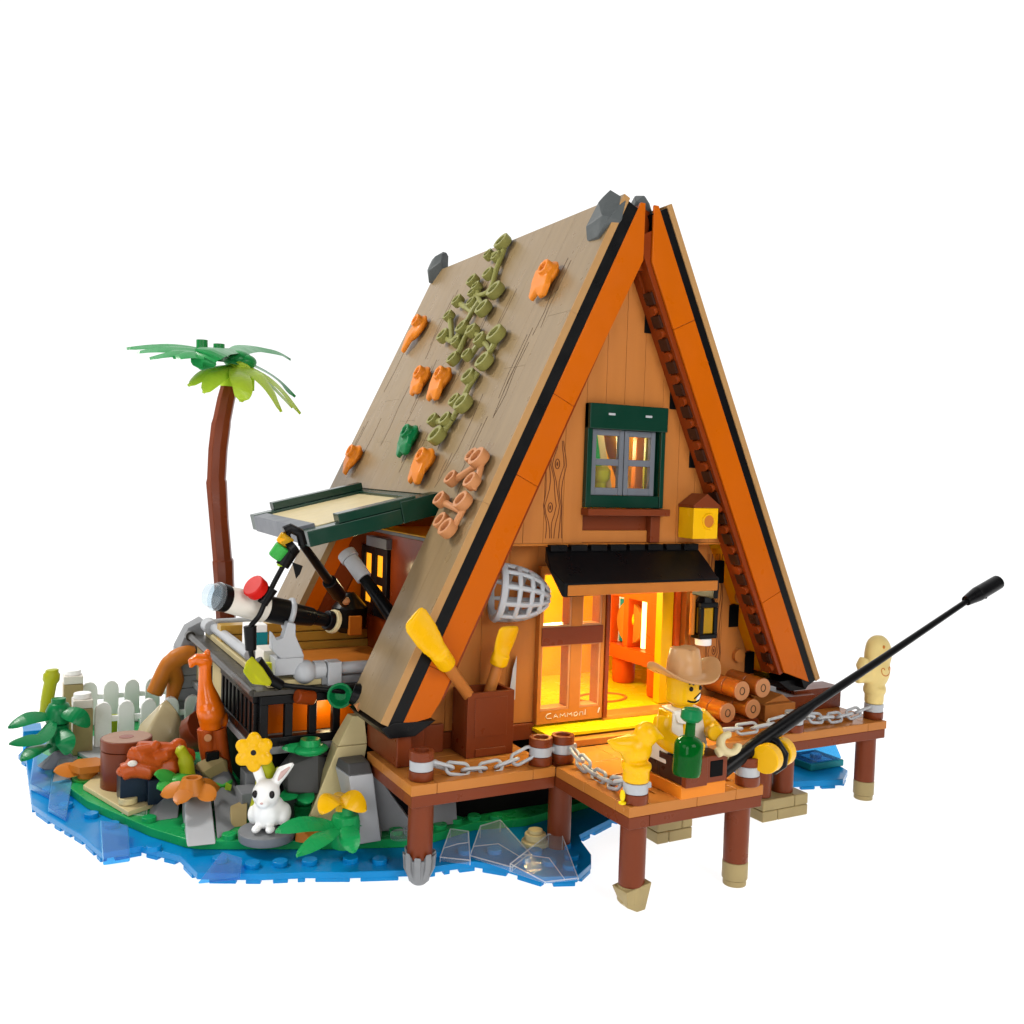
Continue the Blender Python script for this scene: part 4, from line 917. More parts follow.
# garland of lights
yb = TY0 - .25
t, T = wthing('light_garland', 'black cable of coloured lamps hanging from the roof hatch to the terrace corner', 'garland', A(290, 540, yb))
P = lambda x, y, dy=0: A(x, y, yb + dy)
m = MB(T); path = [(302, 533), (296, 529), (288, 534), (291, 545), (288, 556), (282, 568), (274, 583), (266, 600), (259, 616), (250, 628), (250, 645), (253, 660), (259, 671), (270, 680), (284, 685), (300, 687), (320, 689), (345, 692)]
m.tube(rounded([P(x, y) for x, y in path], 4), .10, 8)
for a, b, r in [((293, 547), (282, 566), .3), ((272, 588), (262, 604), .24), ((250, 626), (251, 650), .24), ((255, 662), (268, 678), .3), ((268, 678), (282, 686), .22), ((288, 550), (294, 545), .4)]: m.cyl(P(*a), P(*b), r, r * .85, 12)
m.hull([P(292, 562), P(303, 566), P(300, 574), P(296, 579), P(292, 562, .25), P(303, 566, .25), P(300, 574, .25), P(296, 579, .25)]); m.tube([P(284, 531), P(290, 528), P(300, 533), P(303, 545)], .18, 8)
obj('cable', m, 'black', t, bev=.02)
def bulb(x, y, ax, r, L, mt, lb, dy=0): 
    p = P(x, y, dy); ax = V(ax).normalized(); mm = MB(T); mm.cyl(p - ax * L / 2, p + ax * L / 2, r, r * 1.05, 18); b = obj('lamp', mm, mt, t, bev=.07, segs=3); b['label'] = lb
bulb(256, 588, (-.6, -.3, .5), .42, .42, 'red', 'red round lamp'); bulb(285, 540, (.5, -.2, .8), .27, .4, 'clear_amber', 'yellow lamp'); bulb(279, 552, (.5, -.2, .8), .28, .55, 'bright_green', 'green lamp'); bulb(281, 562, (.3, 0, 1), .12, .35, 'lime', 'small lime lamp tip')
bulb(305, 697, (.9, .2, -.2), .27, .75, 'rust', 'dark red lamp')
m = MB(T); a = P(258, 684, -.2)
m.hull([P(x, y, d) for x, y in ((246, 662), (252, 656), (263, 668), (272, 682), (270, 686), (252, 684), (243, 672)) for d in (-.35, -.05)]); o = obj('lamp', m, 'clear_lime', t, bev=.05); o['label'] = 'clear lime shade'
m = MB(T); p = P(340, 697, -.3); m.lathe([(.25, 0), (.4, .1), (.5, .4), (.4, .4), (.22, .12)], frame(p + V((.15, .4, 0)), (-.35, -.93, .1)), 22); o = obj('lamp', m, 'deep_green', t, bev=.03); o['label'] = 'dark green round socket'
m = MB(T); m.ell(P(238 + 10, 671), (.16, .16, .2)); o = obj('lamp', m, 'clear_blue', t, bev=0); o['label'] = 'tiny blue lamp'
# strut, pole
m = MB(); a, b = A(303, 545, TY0 + .5), A(345, 603, TY0 + 3.5); m.tube([a, a.lerp(b, .55), b], [.16, .19, .22], 10); m.cyl(a.lerp(b, .6), a.lerp(b, .85), .3); 
hs = tag(obj('hatch_strut', m, 'black'), 'thick black strut propping the roof hatch above the terrace', 'strut'); obj('knob', MB().ell(A(346, 601, TY0 + 3.1), .17), 'salmon_tan', hs, bev=0)
a, b = A(346, 553, 7.5), A(393, 618, 5.2); t, T = wthing('spyglass', 'black tube with a light grey cylinder head leaning on the terrace wall', 'tube', b)
obj('tube', MB(T).cyl(a.lerp(b, .38), b, .24, .3, 16), 'black', t); m = MB(T); m.cyl(a, a.lerp(b, .1), .4, .4, 16).cyl(a.lerp(b, .1), a.lerp(b, .4), .34, .34, 16); obj('head', m, 'lgrey', t)
a = A(385, 704, 2.6); m = MB(); m.tube([A(352, 693, 3.2), A(372, 700, 2.9), A(395, 712, 2.4)], [.4, .6, .55], 12); m.m = 1; m.hull([A(x, y, z) for x, y in ((354, 705), (362, 701), (364, 706), (358, 712)) for z in (2.4, 2.7)])
tag(obj('drain_spout', m, ['black', 'salmon_tan']), 'black spout under the eave between the green socket and the roof foot', 'spout')

# ================================================================== palm tree
yp = 19.8
t, T = wthing('palm_tree', 'tall toy palm with a bent brown trunk and green and lime fronds behind the terrace', 'palm tree', A(226, 745, yp))
P = lambda x, y, dy=0: A(x, y, yp + dy)
m = MB(T); tr = [(228, 740, 10.5), (227, 660, 10.6), (226, 617, 10.6), (224, 580, 10.8), (223, 561, 11.3), (222.5, 559, 10.2), (219, 520, 10.2), (216.5, 482, 11), (216.5, 479, 10), (218, 450, 10.2), (221, 425, 10.3), (222, 420, 9.6), (226, 400, 9.4), (229.5, 386, 9), (232, 374, 8.5)]
m.tube([P(x, y) for x, y, r in tr], [r / 20.6 for x, y, r in tr], 8); obj('trunk', m, 'red_brown', t, bev=.03, smooth=50)
def frond(m, pts, w, th=.09):
    p = [P(*q) for q in pts]; p = rounded(p, 5); n = len(p); L = []
    for i in range(n):
        d = (p[min(i + 1, n - 1)] - p[max(i - 1, 0)]).normalized(); s = d.cross(V((.1, -.35, 1))).normalized(); u = s.cross(d)
        f = i / (n - 1); hw = w * (.45 + .75 * math.sin(PI * min(1, f * .85 + .12))) * (1 if f < .86 else max(.3, (1 - f) / .14)) * 1.0
        L.append([p[i] - s * hw - u * .03, p[i] + u * th, p[i] + s * hw - u * .03, p[i] - u * th * .3])
    for a, b in zip(L[:-1], L[1:]): m.hexa(a, b)
m = MB(T)
for q in [[(238, 362), (200, 350, -.5), (160, 346, -.5), (127, 349, 0)], [(238, 362), (205, 352, -1.2), (165, 349, -1.5), (137, 353, -1)], [(238, 362), (205, 355, -2), (175, 353, -2.5), (150, 359, -2.2)], [(236, 363), (210, 357, -2.6), (190, 354, -3), (173, 358, -3)], [(232, 350), (213, 351, -3.2), (204, 360, -3.6), (202, 370, -3.6)], [(240, 360), (262, 370, 1.5), (280, 382, 2), (295, 397, 2)], [(236, 352), (250, 348, 3), (275, 352, 4), (290, 360, 4.5)]]: frond(m, q, .6)
for x, y in ((202, 341), (219, 345)): m.cyl(P(x, y + 11, -.6), P(x, y - 1, -.6), .28)
m.ell(P(238, 360), (.75, .75, .5)); m.ell(P(245, 362, -.3), (.6, .5, .4)); obj('frond', m, 'palm_green', t, bev=0, smooth=60)
m = MB(T)
for q in [[(236, 366, -.6), (215, 370, -1.2), (200, 377, -1.4), (188, 386, -1.4)], [(236, 367, -.6), (220, 374, -1.8), (210, 383, -2.1), (203, 393, -2.1)], [(238, 367, -.7), (240, 376, -2.4), (243, 389, -3), (241, 402, -3.1)], [(242, 366, -.6), (258, 376, -1.7), (272, 393, -2), (281, 412, -2)], [(244, 365, -.3), (268, 378, -.6), (285, 394, -.6), (300, 414, -.6)], [(244, 366, -.2), (265, 380, 0), (280, 395, .2), (292, 408, .4)]]: frond(m, q, .46)
m.ell(P(239, 369, -.5), (.6, .5, .4)); m.cyl(P(230, 387), P(231, 370), .5); m.box(P(246, 390).x, P(253, 390).x, yp - .3, yp + .3, P(250, 391).z, P(250, 376).z); obj('frond', m, 'lime', t, bev=0, smooth=60)

# ================================================================== garden on the left
def at7(px, py, z=.705): return G(px, py, z)
def slope(name, base, top, mt, label, cat='rock', extra=None, group=None, bev=.04):
    m = MB(); m.hexa([V(p) for p in base], [V(p) for p in top]); return tag(obj(name, m, mt, bev=bev), label, cat, group)
# tall sand-coloured tapering stone and grey stones beside the deck
a = at7(311, 815); sx, sy = -11.55, 4.0
slope('sand_stone', [(-12.2, 3.2, .71), (-10.4, 2.9, .71), (-10.0, 4.0, .71), (-11.7, 4.4, .71)], [(-10.9, 3.35, 3.7), (-9.8, 3.15, 3.75), (-9.8, 3.9, 3.75), (-10.9, 4.1, 3.7)], 'sand', 'tall sand-coloured tapering stone beside the black fence, with a sloped cap', extra=None)
sst = bpy.data.objects['sand_stone']; m = MB(); m.hexa([V((-10.9, 3.35, 3.72)), V((-9.8, 3.15, 3.77)), V((-9.8, 3.95, 3.77)), V((-10.9, 4.15, 3.72))], [V((-10.25, 3.6, 4.75)), V((-9.82, 3.5, 4.75)), V((-9.82, 3.95, 4.75)), V((-10.3, 4.1, 4.75))])
obj('cap', m, 'sand', sst)
t, T = wthing('grey_pillar', 'light grey leaning stone with a dark flat top at the left corner of the deck', 'stone', (-10.4, 1.6, .71))
P1, P2, P3, P4 = at7(357, 845), at7(381, 841), V((-9.3, 2.6, .71)), V((-10.5, 2.8, .71))
T1, T2 = A(349, 776, 1.75), A(373, 774, 1.75); T1.z = T2.z = (T1.z + T2.z) / 2; T3, T4 = T2 + V((.1, 1.3, 0)), T1 + V((-.1, 1.3, 0))
obj('shaft', MB(T).hexa([P1, P2, P3, P4], [T1, T2, T3, T4]), 'lgrey', t); up = V((0, 0, .01))
obj('top', MB(T).hexa([T1 + up, T2 + up, T3 + up, T4 + up], [T1 + V((.08, .35, .35)), T2 + V((-.03, .35, .35)), T3 + V((-.05, 0, .35)), T4 + V((.1, 0, .35))]), 'dgrey', t, bev=.06)
slope('grey_slope', [(-9.9, 2.2, .71), (-8.3, 1.7, .71), (-7.9, 3.4, .71), (-9.6, 3.6, .71)], [(-9.9, 2.35, 2.9), (-9.75, 2.3, 2.9), (-9.5, 3.3, 3.0), (-9.7, 3.4, 3.0)], 'mgrey', 'grey sloping stone under the left side of the deck, behind the front post')
slope('grey_slope', [(-8.0, 1.7, .71), (-6.6, 1.7, .71), (-6.6, 2.4, .71), (-8.0, 2.4, .71)], [(-7.4, 2.1, 2.2), (-6.6, 2.1, 2.4), (-6.6, 2.4, 2.4), (-7.4, 2.4, 2.2)], 'mgrey', 'grey sloping stone in the dark under the middle of the left deck')
m = MB(); m.lathe([(.36, 0), (.36, .2), (.25, .25)], Matrix.Translation(at7(400, 838)), 16).lathe([(.3, 0), (.3, .25)], Matrix.Translation(at7(412, 834)), 16); m.ell(at7(394, 826) + V((0, 0, .2)), (.45, .4, .3)); m.tube([at7(388, 828) + V((0, 0, .3)), at7(402, 822) + V((0, 0, .5))], .15)
tag(obj('clear_stud', m, 'clear'), 'small clear glassy pieces on the green plate left of the front deck post', 'clear piece')
# big grey slopes front left
slope('grey_slope', [at7(187, 847), at7(216, 844), at7(213, 815), at7(182, 815)], [at7(184, 806) + V((0, .2, .95)), at7(209, 803) + V((0, .2, .95)), at7(209, 800) + V((0, .5, .95)), at7(184, 802) + V((0, .5, .95))], 'lgrey', 'pale grey sloping stone at the front left edge, below the orange leaf')
slope('grey_slope', [at7(217, 840), at7(249, 818), at7(246, 800), at7(218, 805)], [at7(213, 800) + V((0, .3, 1.0)), at7(226, 796) + V((0, .3, 1.25)), at7(226, 790) + V((0, .5, 1.25)), at7(213, 796) + V((0, .5, 1.0))], 'mgrey', 'grey sloping stone between the pale slope and the rabbit')
slope('grey_slope', [at7(148, 822), at7(178, 818), at7(180, 800), at7(150, 805)], [at7(172, 805) + V((0, 0, .7)), at7(180, 803) + V((0, 0, .75)), at7(182, 795) + V((0, .3, .75)), at7(168, 797) + V((0, .3, .6))], 'mgrey', 'grey sloping stone beside the black bricks, left of the pale slope')
slope('sand_wedge', [at7(231, 828), at7(247, 826), at7(247, 815), at7(229, 818)], [at7(230, 822) + V((0, 0, .4)), at7(247, 818) + V((0, 0, .55)), at7(247, 812) + V((0, 0, .55)), at7(230, 816) + V((0, 0, .4))], 'sand_dark', 'small dark sand wedge just left of the rabbit')
m = MB(); c = at7(226, 806); 
for x, y, w_, h in ((-13.6, 6.6, 1.0, 1.5), (-12.7, 6.3, .9, 1.9), (-11.6, 5.2, 1.0, 1.4)): pass
tag(obj('grey_bricks', MB().box(-13.9, -12.6, 5.6, 6.7, .71, 1.6).box(-13.5, -12.4, 6.72, 7.7, .71, 2.0), 'mgrey'), 'grey bricks behind the rabbit at the foot of the fence', 'bricks')
# rabbit
p = G(267, 838, .71); t = thing('rabbit', 'white sitting rabbit with pink inner ears on a grey round plate', 'rabbit', p + V((.05, .15, .36)), -.5)
m = MB(); m.ell((0, .1, .55), (.6, .68, .62)); m.ell((0, -.22, .55), (.48, .42, .55)); m.ell((0, -.3, 1.32), (.5, .5, .52)); m.ell((0, -.68, 1.12), (.25, .25, .22)); m.ell((.5, .25, .4), (.28, .5, .4)); m.ell((-.5, .25, .4), (.28, .5, .4)); m.ell((0, .75, .4), .22)
m.tube([(-.2, -.1, 1.6), (-.42, 0, 2.1), (-.78, .02, 2.5)], [.18, .2, .05], 10); m.tube([(.24, -.1, 1.6), (.5, -.02, 2.05), (.88, .05, 2.34)], [.18, .24, .07], 10)
for s in (-.25, .25): m.ell((s, -.62, .14), (.17, .25, .14))
obj('body', m, 'white', t, remesh=.05)
for s in (-1, 1): obj('eye', MB().ell((s * .3, -.69, 1.42), (.1, .08, .14)), 'eye', t, bev=0)
obj('nose', MB().ell((.0, -.925, 1.17), (.06, .03, .04)), 'pale_pink', t, bev=0); obj('ear_lining', MB().tube([(.36, -.20, 1.74), (.55, -.215, 2.05), (.78, -.1, 2.25)], [.05, .1, .03], 8), 'pale_pink', t, bev=0)
m = MB(); m.lathe([(1.0, 0), (1.02, .33)], None, 30); o = obj('round_plate', m, 'mgrey', None, bev=.03); o.location = p
tag(o, 'flat grey round plate under the white rabbit', 'plate')
# flower
p = at7(264, 790) + V((.3, -1.6, 0)); fy = 3.75; p = A(262, 812, fy)
t, T = wthing('yellow_flower', 'yellow six-petalled flower on a lime stalk behind the rabbit', 'flower', p)
c = A(254, 752, fy - .3); m = MB(T); F = frame(c, (-.35, -.92, .12), (1, 0, 0))
for k in range(6):
    a = k * PI / 3 + .5; m.ell(F @ V((.42 * math.cos(a), .42 * math.sin(a), 0)), (.31, .27, .13), F.to_3x3() @ Matrix.Rotation(a, 3, 'Z'))
m.ell(F @ V((0, 0, .03)), (.34, .34, .13), F.to_3x3()); obj('petals', m, 'yellow', t, remesh=.035)
obj('eye', MB(T).cyl(F @ V((0, 0, .1)), F @ V((0, 0, .16)), .1, seg=14), 'eye', t, bev=0)
m = MB(T); m.tube([p, A(266, 790, fy), A(266, 770, fy), A(262, 758, fy - .1), c - F.to_3x3() @ V((0, 0, .1))], [.5, .42, .34, .26, .16], 12); m.tube([A(267, 787, fy), A(274, 778, fy), A(281, 769, fy)], [.2, .18, .16], 10); obj('stalk', m, 'olive_lime', t, bev=.03)
# green leaves over stones
def leafy(pts, w, m, up=V((-.3, -.55, .78)), th=.07):
    p = rounded(pts, 5); n = len(p); L = []
    for i in range(n):
        d = (p[min(i + 1, n - 1)] - p[max(i - 1, 0)]).normalized(); s = d.cross(up).normalized(); u = s.cross(d); f = i / (n - 1)
        hw = w * max(.15, math.sin(PI * (f * .9 + .1)) ** .7)
        L.append([p[i] - s * hw, p[i] + u * th, p[i] + s * hw, p[i] - u * th])
    for a, b in zip(L[:-1], L[1:]): m.hexa(a, b)
m = MB(); ly = 4.0; c = A(310, 746, ly); m.cyl(c - V((0, 0, .25)), c + V((0, 0, .28)), .5, .36); m.ell(c - V((0, 0, .1)), (.7, .6, .22)); leafy([c, A(297, 748, ly), A(282, 748, ly)], .25, m)
tag(obj('leaf_piece', m, 'green', bev=0, smooth=50), 'green spoon-shaped leaf on a dark stone in front of the fence', 'leaf')
rock('dark_stone', A(305, 775, 4.6), (1.1, .9, 1.1), 'dark grey faceted stone under the spoon-shaped green leaf', mt='dgrey', seed=21, n=18)
rock('dark_stone', A(322, 772, 5.0), (.9, .8, 1.1), 'dark grey stone beside the tall sand-coloured stone', mt='dgrey', seed=33, n=18)
slope('dark_slope', [(-13.0, 5.0, .71), (-11.5, 4.6, .71), (-11.2, 6, .71), (-12.8, 6.2, .71)], [(-12.2, 5.4, 2.3), (-11.6, 5.2, 2.4), (-11.4, 6, 2.4), (-12.2, 6.1, 2.3)], 'dgrey', 'dark grey slope behind the rabbit and the low green plant')
t = thing('ground_plant', 'low green plant in a brown pot piece right behind the rabbit', 'plant', at7(304, 818))
p0 = V(at7(304, 818)); q = lambda x, y, d=0: A(x, y, p0.y + d) - p0
obj('pot', MB().cyl((0, 0, 0), (0, 0, .55), .36, .4).lathe([(.3, .55), (.3, 1.5), (.2, 1.6)], None, 12), 'deep_green', t)
m = MB()
for pts in ([(303, 790), (292, 793, -.3), (280, 800, -.5)], [(305, 790), (314, 786, .2), (322, 783, .3)], [(304, 789), (306, 798, -.9), (305, 804, -1.1)]): leafy([q(*a) for a in pts], .32, m)
m.ell(q(304, 790), (.45, .45, .25)); obj('leaves', m, 'green', t, bev=0, smooth=60)
m = MB(); m.hull([at7(295, 842), at7(318, 846), at7(322, 838), at7(298, 832), at7(296, 838) + V((0, 0, .5)), at7(318, 832) + V((0, 0, .6)), at7(320, 838) + V((0, 0, .3))])
tag(obj('orange_wedge', m, 'dull_orange'), 'orange-brown wedge lying on the green plate below the low plant', 'wedge')
# flowering plant front
p0 = V(at7(345, 846)); t = thing('flowering_plant', 'green long-leaved plant with a yellow bloom in front of the grey pillar', 'plant', p0)
q = lambda x, y, d=0: A(x, y, p0.y + d) - p0
obj('stem', MB().lathe([(.5, 0), (.52, .9), (.46, 1.15), (.3, 1.18), (.28, 1.45)], None, 16), 'green', t, bev=.04)
m = MB()
for pts in ([(335, 825), (305, 824, -.6), (276, 832, -1.0)], [(336, 828), (322, 838, -1.2), (297, 856, -2.0)], [(346, 826, -.4), (350, 838, -1.0), (354, 853, -1.3)], [(348, 824), (360, 820, .5), (366, 822, .8)]): leafy([q(*a) for a in pts], .36, m)
obj('leaves', m, 'green', t, bev=0, smooth=60)
m = MB(); 
for pts in ([(340, 799), (330, 800, -.4), (321, 814, -.7)], [(341, 799), (353, 800, -.4), (366, 811, -.6)], [(341, 799), (345, 796, .5), (352, 797, .9)]): leafy([q(*a) for a in pts], .4, m)
m.cyl(q(341, 810), q(341, 800), .2, .15); obj('bloom', m, 'yellow', t, bev=0, smooth=60)
# orange tall bird
oy = 8.6; p0 = A(214, 786, oy); t = thing('orange_bird', 'tall glossy orange long-necked bird with brown legs standing by the fence', 'bird', p0)
q = lambda x, y, d=0: A(x, y, oy + d) - p0
m = MB(); S_ = 1 / 23.5
pts = [(206.5, 660, 6), (205, 668, 5.8), (205, 680, 6.2), (206, 688, 7.6), (208, 698, 10.5), (210.5, 710, 13.2), (211, 720, 11.6), (211, 729, 9.6)]
m.tube(rounded([q(x, y) for x, y, r in pts], 1), [r * S_ for x, y, r in pts], 16); m.ell(q(203, 660), (.36, .3, .26)); m.tube([q(203, 660), q(197, 659), q(192, 662), q(190.5, 668)], [.26, .24, .2, .07]); m.tube([q(207, 660), q(207.5, 653)], [.18, .12]); m.ell(q(207.5, 652), .13); m.tube([q(221, 715), q(225, 722), q(225, 727)], [.3, .16, .06]); m.ell(q(211, 712, -.1), (.56, .56, .6))
obj('body', m, 'bird_orange', t, remesh=.05)
m = MB(); m.tube([q(218, 728), q(221, 750), q(226, 775)], [.34, .32, .28], 10); m.hull([q(x, y, d) for x, y in ((209, 729), (218, 729), (222, 752), (211, 752)) for d in (-.25, .4)])
obj('leg', m, 'wood_orange', t, bev=.03); obj('leg', MB().tube([q(206, 728), q(207, 745), q(209, 760)], [.36, .34, .3], 10), 'wood_orange', t, bev=.03)
m = MB(); m.cyl(q(208, 738, -.5), q(208, 738, -.3), .15); obj('stud', m, 'salmon_tan', t, bev=.02)
m = MB(); m.box(q(204, 750).x, q(217, 750).x, -.5, .3, q(210, 758).z, q(210, 749).z); obj('clip', m, 'black', t)
rock('sand_boulder', A(212, 772, 8.3), (.75, .6, .75), 'faceted tan boulder under the orange bird', mt='sand_dark', seed=8, n=20)
m = MB(); c = A(214, 785, 7.6); m.cyl(c - V((0, 0, .5)), c, .5, .6).cyl(c, c + V((0, 0, .15)), .72, .72); tag(obj('green_cup', m, 'bright_green'), 'bright green cup under the tan boulder', 'cup')
m = MB(); m.hull([A(x, y, d) for x, y in ((226, 782), (232, 785), (228, 800), (222, 803)) for d in (6.8, 7.3)]); tag(obj('lime_leaf', m, 'lime'), 'lime leaf behind the grey slope, right of the green cup', 'leaf')
m = MB(); m.tube([A(187, 742, 11), A(196, 733, 10.6), A(204, 727, 10.2)], [.35, .8, .8], 12); tag(obj('brown_shell', m, 'red_brown'), 'dark brown curved piece behind the orange bird', 'shell')
slope('grey_fin', [A(181, 752, 11.5), A(200, 752, 11.5), A(200, 752, 12.3), A(181, 752, 12.3)], [A(196, 702, 11.5), A(203, 702, 11.5), A(203, 702, 12.3), A(196, 702, 12.3)], 'slate', 'blue-grey leaning stone behind the orange bird', 'stone')
# grey brick stack and orange arch behind
by = 17.2; m = MB(); x0, x1 = A(177, 740, by).x, A(203, 740, by).x; z = .71
for i in range(7):
    zt = z + .62; m.box(x0 - (.15 if i == 5 else 0), x1, by, by + 1.6, z, zt - .02); z = zt
m.hexa([V((x0, by, z)), V((x1, by, z)), V((x1, by + 1.6, z)), V((x0, by + 1.6, z))], [V((x0 + .5, by + .5, z + 1)), V((x1, by + .3, z + 1.4)), V((x1, by + 1.6, z + 1.4)), V((x0 + .5, by + 1.6, z + 1))])
tag(obj('brick_stack', m, 'mgrey'), 'stack of grey bricks between the picket fence and the orange bird', 'bricks')
m = MB(); ay = 17.0; zz = 1.0
a_ = [A(154, 694, ay), A(166, 668, ay), A(172, 661, ay), A(184, 655, ay), A(194, 655, ay)]; m.tube(rounded(a_, 4), [.4] * 9 + [.46] * 8, 12); m.tube([A(171, 664, ay), A(176, 680, ay + .4), A(172, 700, ay + .4)], [.4, .42, .3], 12)
tag(obj('orange_branch', m, 'dull_orange', remesh=.07), 'bent orange-brown branch arching over the grey brick stack', 'branch')
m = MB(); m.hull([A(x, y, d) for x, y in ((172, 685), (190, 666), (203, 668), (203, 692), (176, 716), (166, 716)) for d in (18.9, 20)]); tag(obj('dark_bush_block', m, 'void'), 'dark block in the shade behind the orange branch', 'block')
# egg boulder
p = at7(160, 752); p = A(158, 740, 13.6); rr = random.Random(5)
m = MB(); m.hull([V((p.x + a * .82, p.y + b, p.z + c * .82 - .3)) for a, b, c in [(-1.5, -.2, 0), (-1.1, -1, .6), (-.9, .6, 1.1), (-.3, -.7, 1.9), (.1, -.3, 2.5), (.5, .3, 2.5), (.9, -.6, 2.0), (1.4, -.3, .9), (1.55, 0, -.2), (1.2, -1, 0), (0, -1.2, .5), (.6, -1.1, 1.1), (-.9, -1.1, -.2), (1.3, .7, .5), (-.2, .9, 1.6)]])
tag(obj('tan_boulder', m, 'sand_gloss', remesh=.1), 'smooth glossy cream boulder in front of the white picket fence', 'boulder')
# stump
p = G(127, 788, 1.0) + V((0, .9, 0)); p = A(126, 772, 10.6); 
t = thing('tree_stump', 'round brown tree stump with a hole in its flat top', 'stump', V((p.x, p.y, .72)))
h = A(126, 737, 10.6).z - .72
obj('trunk', MB().lathe([(.95, 0), (.98, .05), (.98, h - .45)], None, 28).lathe([(1.0, h - .43), (1.0, h)], None, 28), 'red_brown', t)
m = MB(); m.m = 0; m.cyl((0, 0, h), (0, 0, h + .015), .93, seg=28); m.m = 1; m.cyl((0, 0, h + .014), (0, 0, h + .025), .28, seg=20); obj('top_face', m, ['stump_top', 'rust'], t, bev=0)
# sand plate, black bricks, carved driftwood
m = MB(); m.prism([V((p_.x, p_.y, .715)) for p_ in (at7(83, 790), at7(128, 817), at7(160, 806), at7(200, 790), at7(150, 770), at7(105, 772))], (0, 0, .2)); tag(obj('sand_plate', m, 'sand'), 'flat sand-coloured plate under the black bricks and the stump', 'plate')
m = MB(); b0x = G(112, 797, .93); m.box(-17.95, -16.7, 8.1, 9.3, .93, 2.0).box(-17.0, -15.0, 7.6, 9.2, .93, 1.9); tag(obj('black_bricks', m, 'navy'), 'black bricks on the sand plate under the carved reddish wood', 'bricks')
m = MB(); m.cyl(G(128, 803, .93), G(128, 803, .93) + V((0, 0, .25)), .35); tag(obj('sand_stud', m, 'sand'), 'small round sand stud in front of the black bricks', 'stud')
dy_ = 8.4; P = lambda x, y, d=0: A(x, y, dy_ + d)
m = MB(); m.tube([P(136, 754), P(150, 755), P(170, 755), P(190, 757, .5)], [.5, .55, .5, .35], 10); m.tube([P(122, 772, -.3), P(135, 768, -.4), P(150, 772, -.5), P(153, 766, -.4)], [.34, .36, .32, .2], 10); m.tube([P(130, 766), P(140, 752, -.5), P(155, 748, -.3)], [.25, .3, .2], 8); m.tube([P(130, 752, -.3), P(142, 757, -.6), P(160, 764, -.5)], [.25, .25, .2], 8); m.tube([P(140, 762, -.4), P(165, 755, -.5), P(178, 750)], [.24, .26, .18], 8); m.ell(P(178, 748), (.35, .3, .4)); m.ell(P(135, 770), (.7, .5, .3)); m.tube([P(150, 768, -.3), P(172, 768, -.2), P(186, 764)], [.35, .4, .3], 8); m.tube([P(154, 748, -.4), P(158, 742, -.3)], .18, 8)
t = thing('driftwood', 'carved reddish-brown driftwood with twisting ridges lying on black bricks', 'driftwood', (0, 0, 0)); obj('wood', m, 'wood_orange', t, remesh=.04)
obj('stud', MB().ell(P(132.5, 763.5, -.75), (.18, .1, .12)), 'offwhite', t, bev=0)
# left planting
def sprout(px, py, y, pts, mt, label, r=.2, name='sprout'):
    m = MB(); m.tube(rounded([A(a, b, y) for a, b, rr in pts], 3), [x for s in [[rr] * 3 for a, b, rr in pts[:-1]] for x in s] + [pts[-1][2]], 10); return tag(obj(name, m, mt, bev=.03, smooth=60), label, 'plant')
sprout(0, 0, 7.6, [(188, 784, .3), (187, 768, .29), (184, 756, .22), (178, 747, .08)], 'olive_lime', 'curved lime horn-shaped shoot between the driftwood and the orange bird', name='shoot')
m = MB(); c = A(180, 782, 7.4); leafy([c, A(168, 778, 7.2), A(155, 774, 7.0)], .42, m); leafy([c, A(170, 785, 6.8), A(157, 788, 6.6)], .42, m); m.ell(c + V((.1, 0, .1)), (.6, .5, .22)); tag(obj('leaf_piece', m, 'bright_green', bev=0, smooth=60), 'bright green two-lobed leaf under the lime horn-shaped shoot', 'leaf')
m = MB(); c = A(192, 792, 6.0); m.lathe([(.62, 0), (.5, .25), (.36, .55), (.22, .55), (.2, .4)], Matrix.Translation(c), 14)
for a in range(5): an = a * 2 * PI / 5 + .3; leafy([c + V((.3 * math.cos(an), .3 * math.sin(an), .25)), c + V((.75 * math.cos(an), .75 * math.sin(an), .08)), c + V((1.12 * math.cos(an), 1.12 * math.sin(an), -.08))], .34, m)
tag(obj('orange_leaf_piece', m, 'dull_orange', bev=0, smooth=60), 'orange-brown leaf piece on the pale grey slope, in front of the lime shoot', 'leaf')
m = MB(); c = A(88, 769, 12.6); m.cyl(c - V((0, 0, .5)), c, .4, .42); m.cyl(c, c + V((0, 0, .28)), .75, .75, 6); leafy([c + V((-.2, 0, .05)), c + V((-.8, 0, .05)), c + V((-1.3, -.1, .1))], .4, m); tag(obj('orange_leaf_piece', m, 'dull_orange', bev=0, smooth=50), 'orange-brown flat leaf piece left of the stump', 'leaf')
m = MB(); c = A(90, 775, 12.6); m.cyl(c - V((0, 0, .3)), c - V((0, 0, .05)), .62, .7); tag(obj('green_cup', m, 'bright_green'), 'bright green cup under the orange-brown leaf left of the stump', 'cup')
slope('grey_slope', [at7(52, 783), at7(70, 783), at7(76, 774), at7(58, 772)], [at7(58, 770) + V((0, 0, .5)), at7(73, 770) + V((0, 0, .5)), at7(78, 765) + V((0, 0, .4)), at7(62, 764) + V((0, 0, .4))], 'mgrey', 'small grey slope at the left edge in front of the orange-brown leaf')
rock('grey_stone', A(57, 762, 14.5), (.8, .6, .6), 'blue-grey rounded stone beside the big green plant', mt='slate', seed=12, n=22)
sy_ = 15.2; p0 = A(58, 752, sy_); t = thing('spiky_plant', 'dark green plant with drooping strap leaves at the far left edge', 'plant', p0); q = lambda x, y, d=0: A(x, y, sy_ + d) - p0
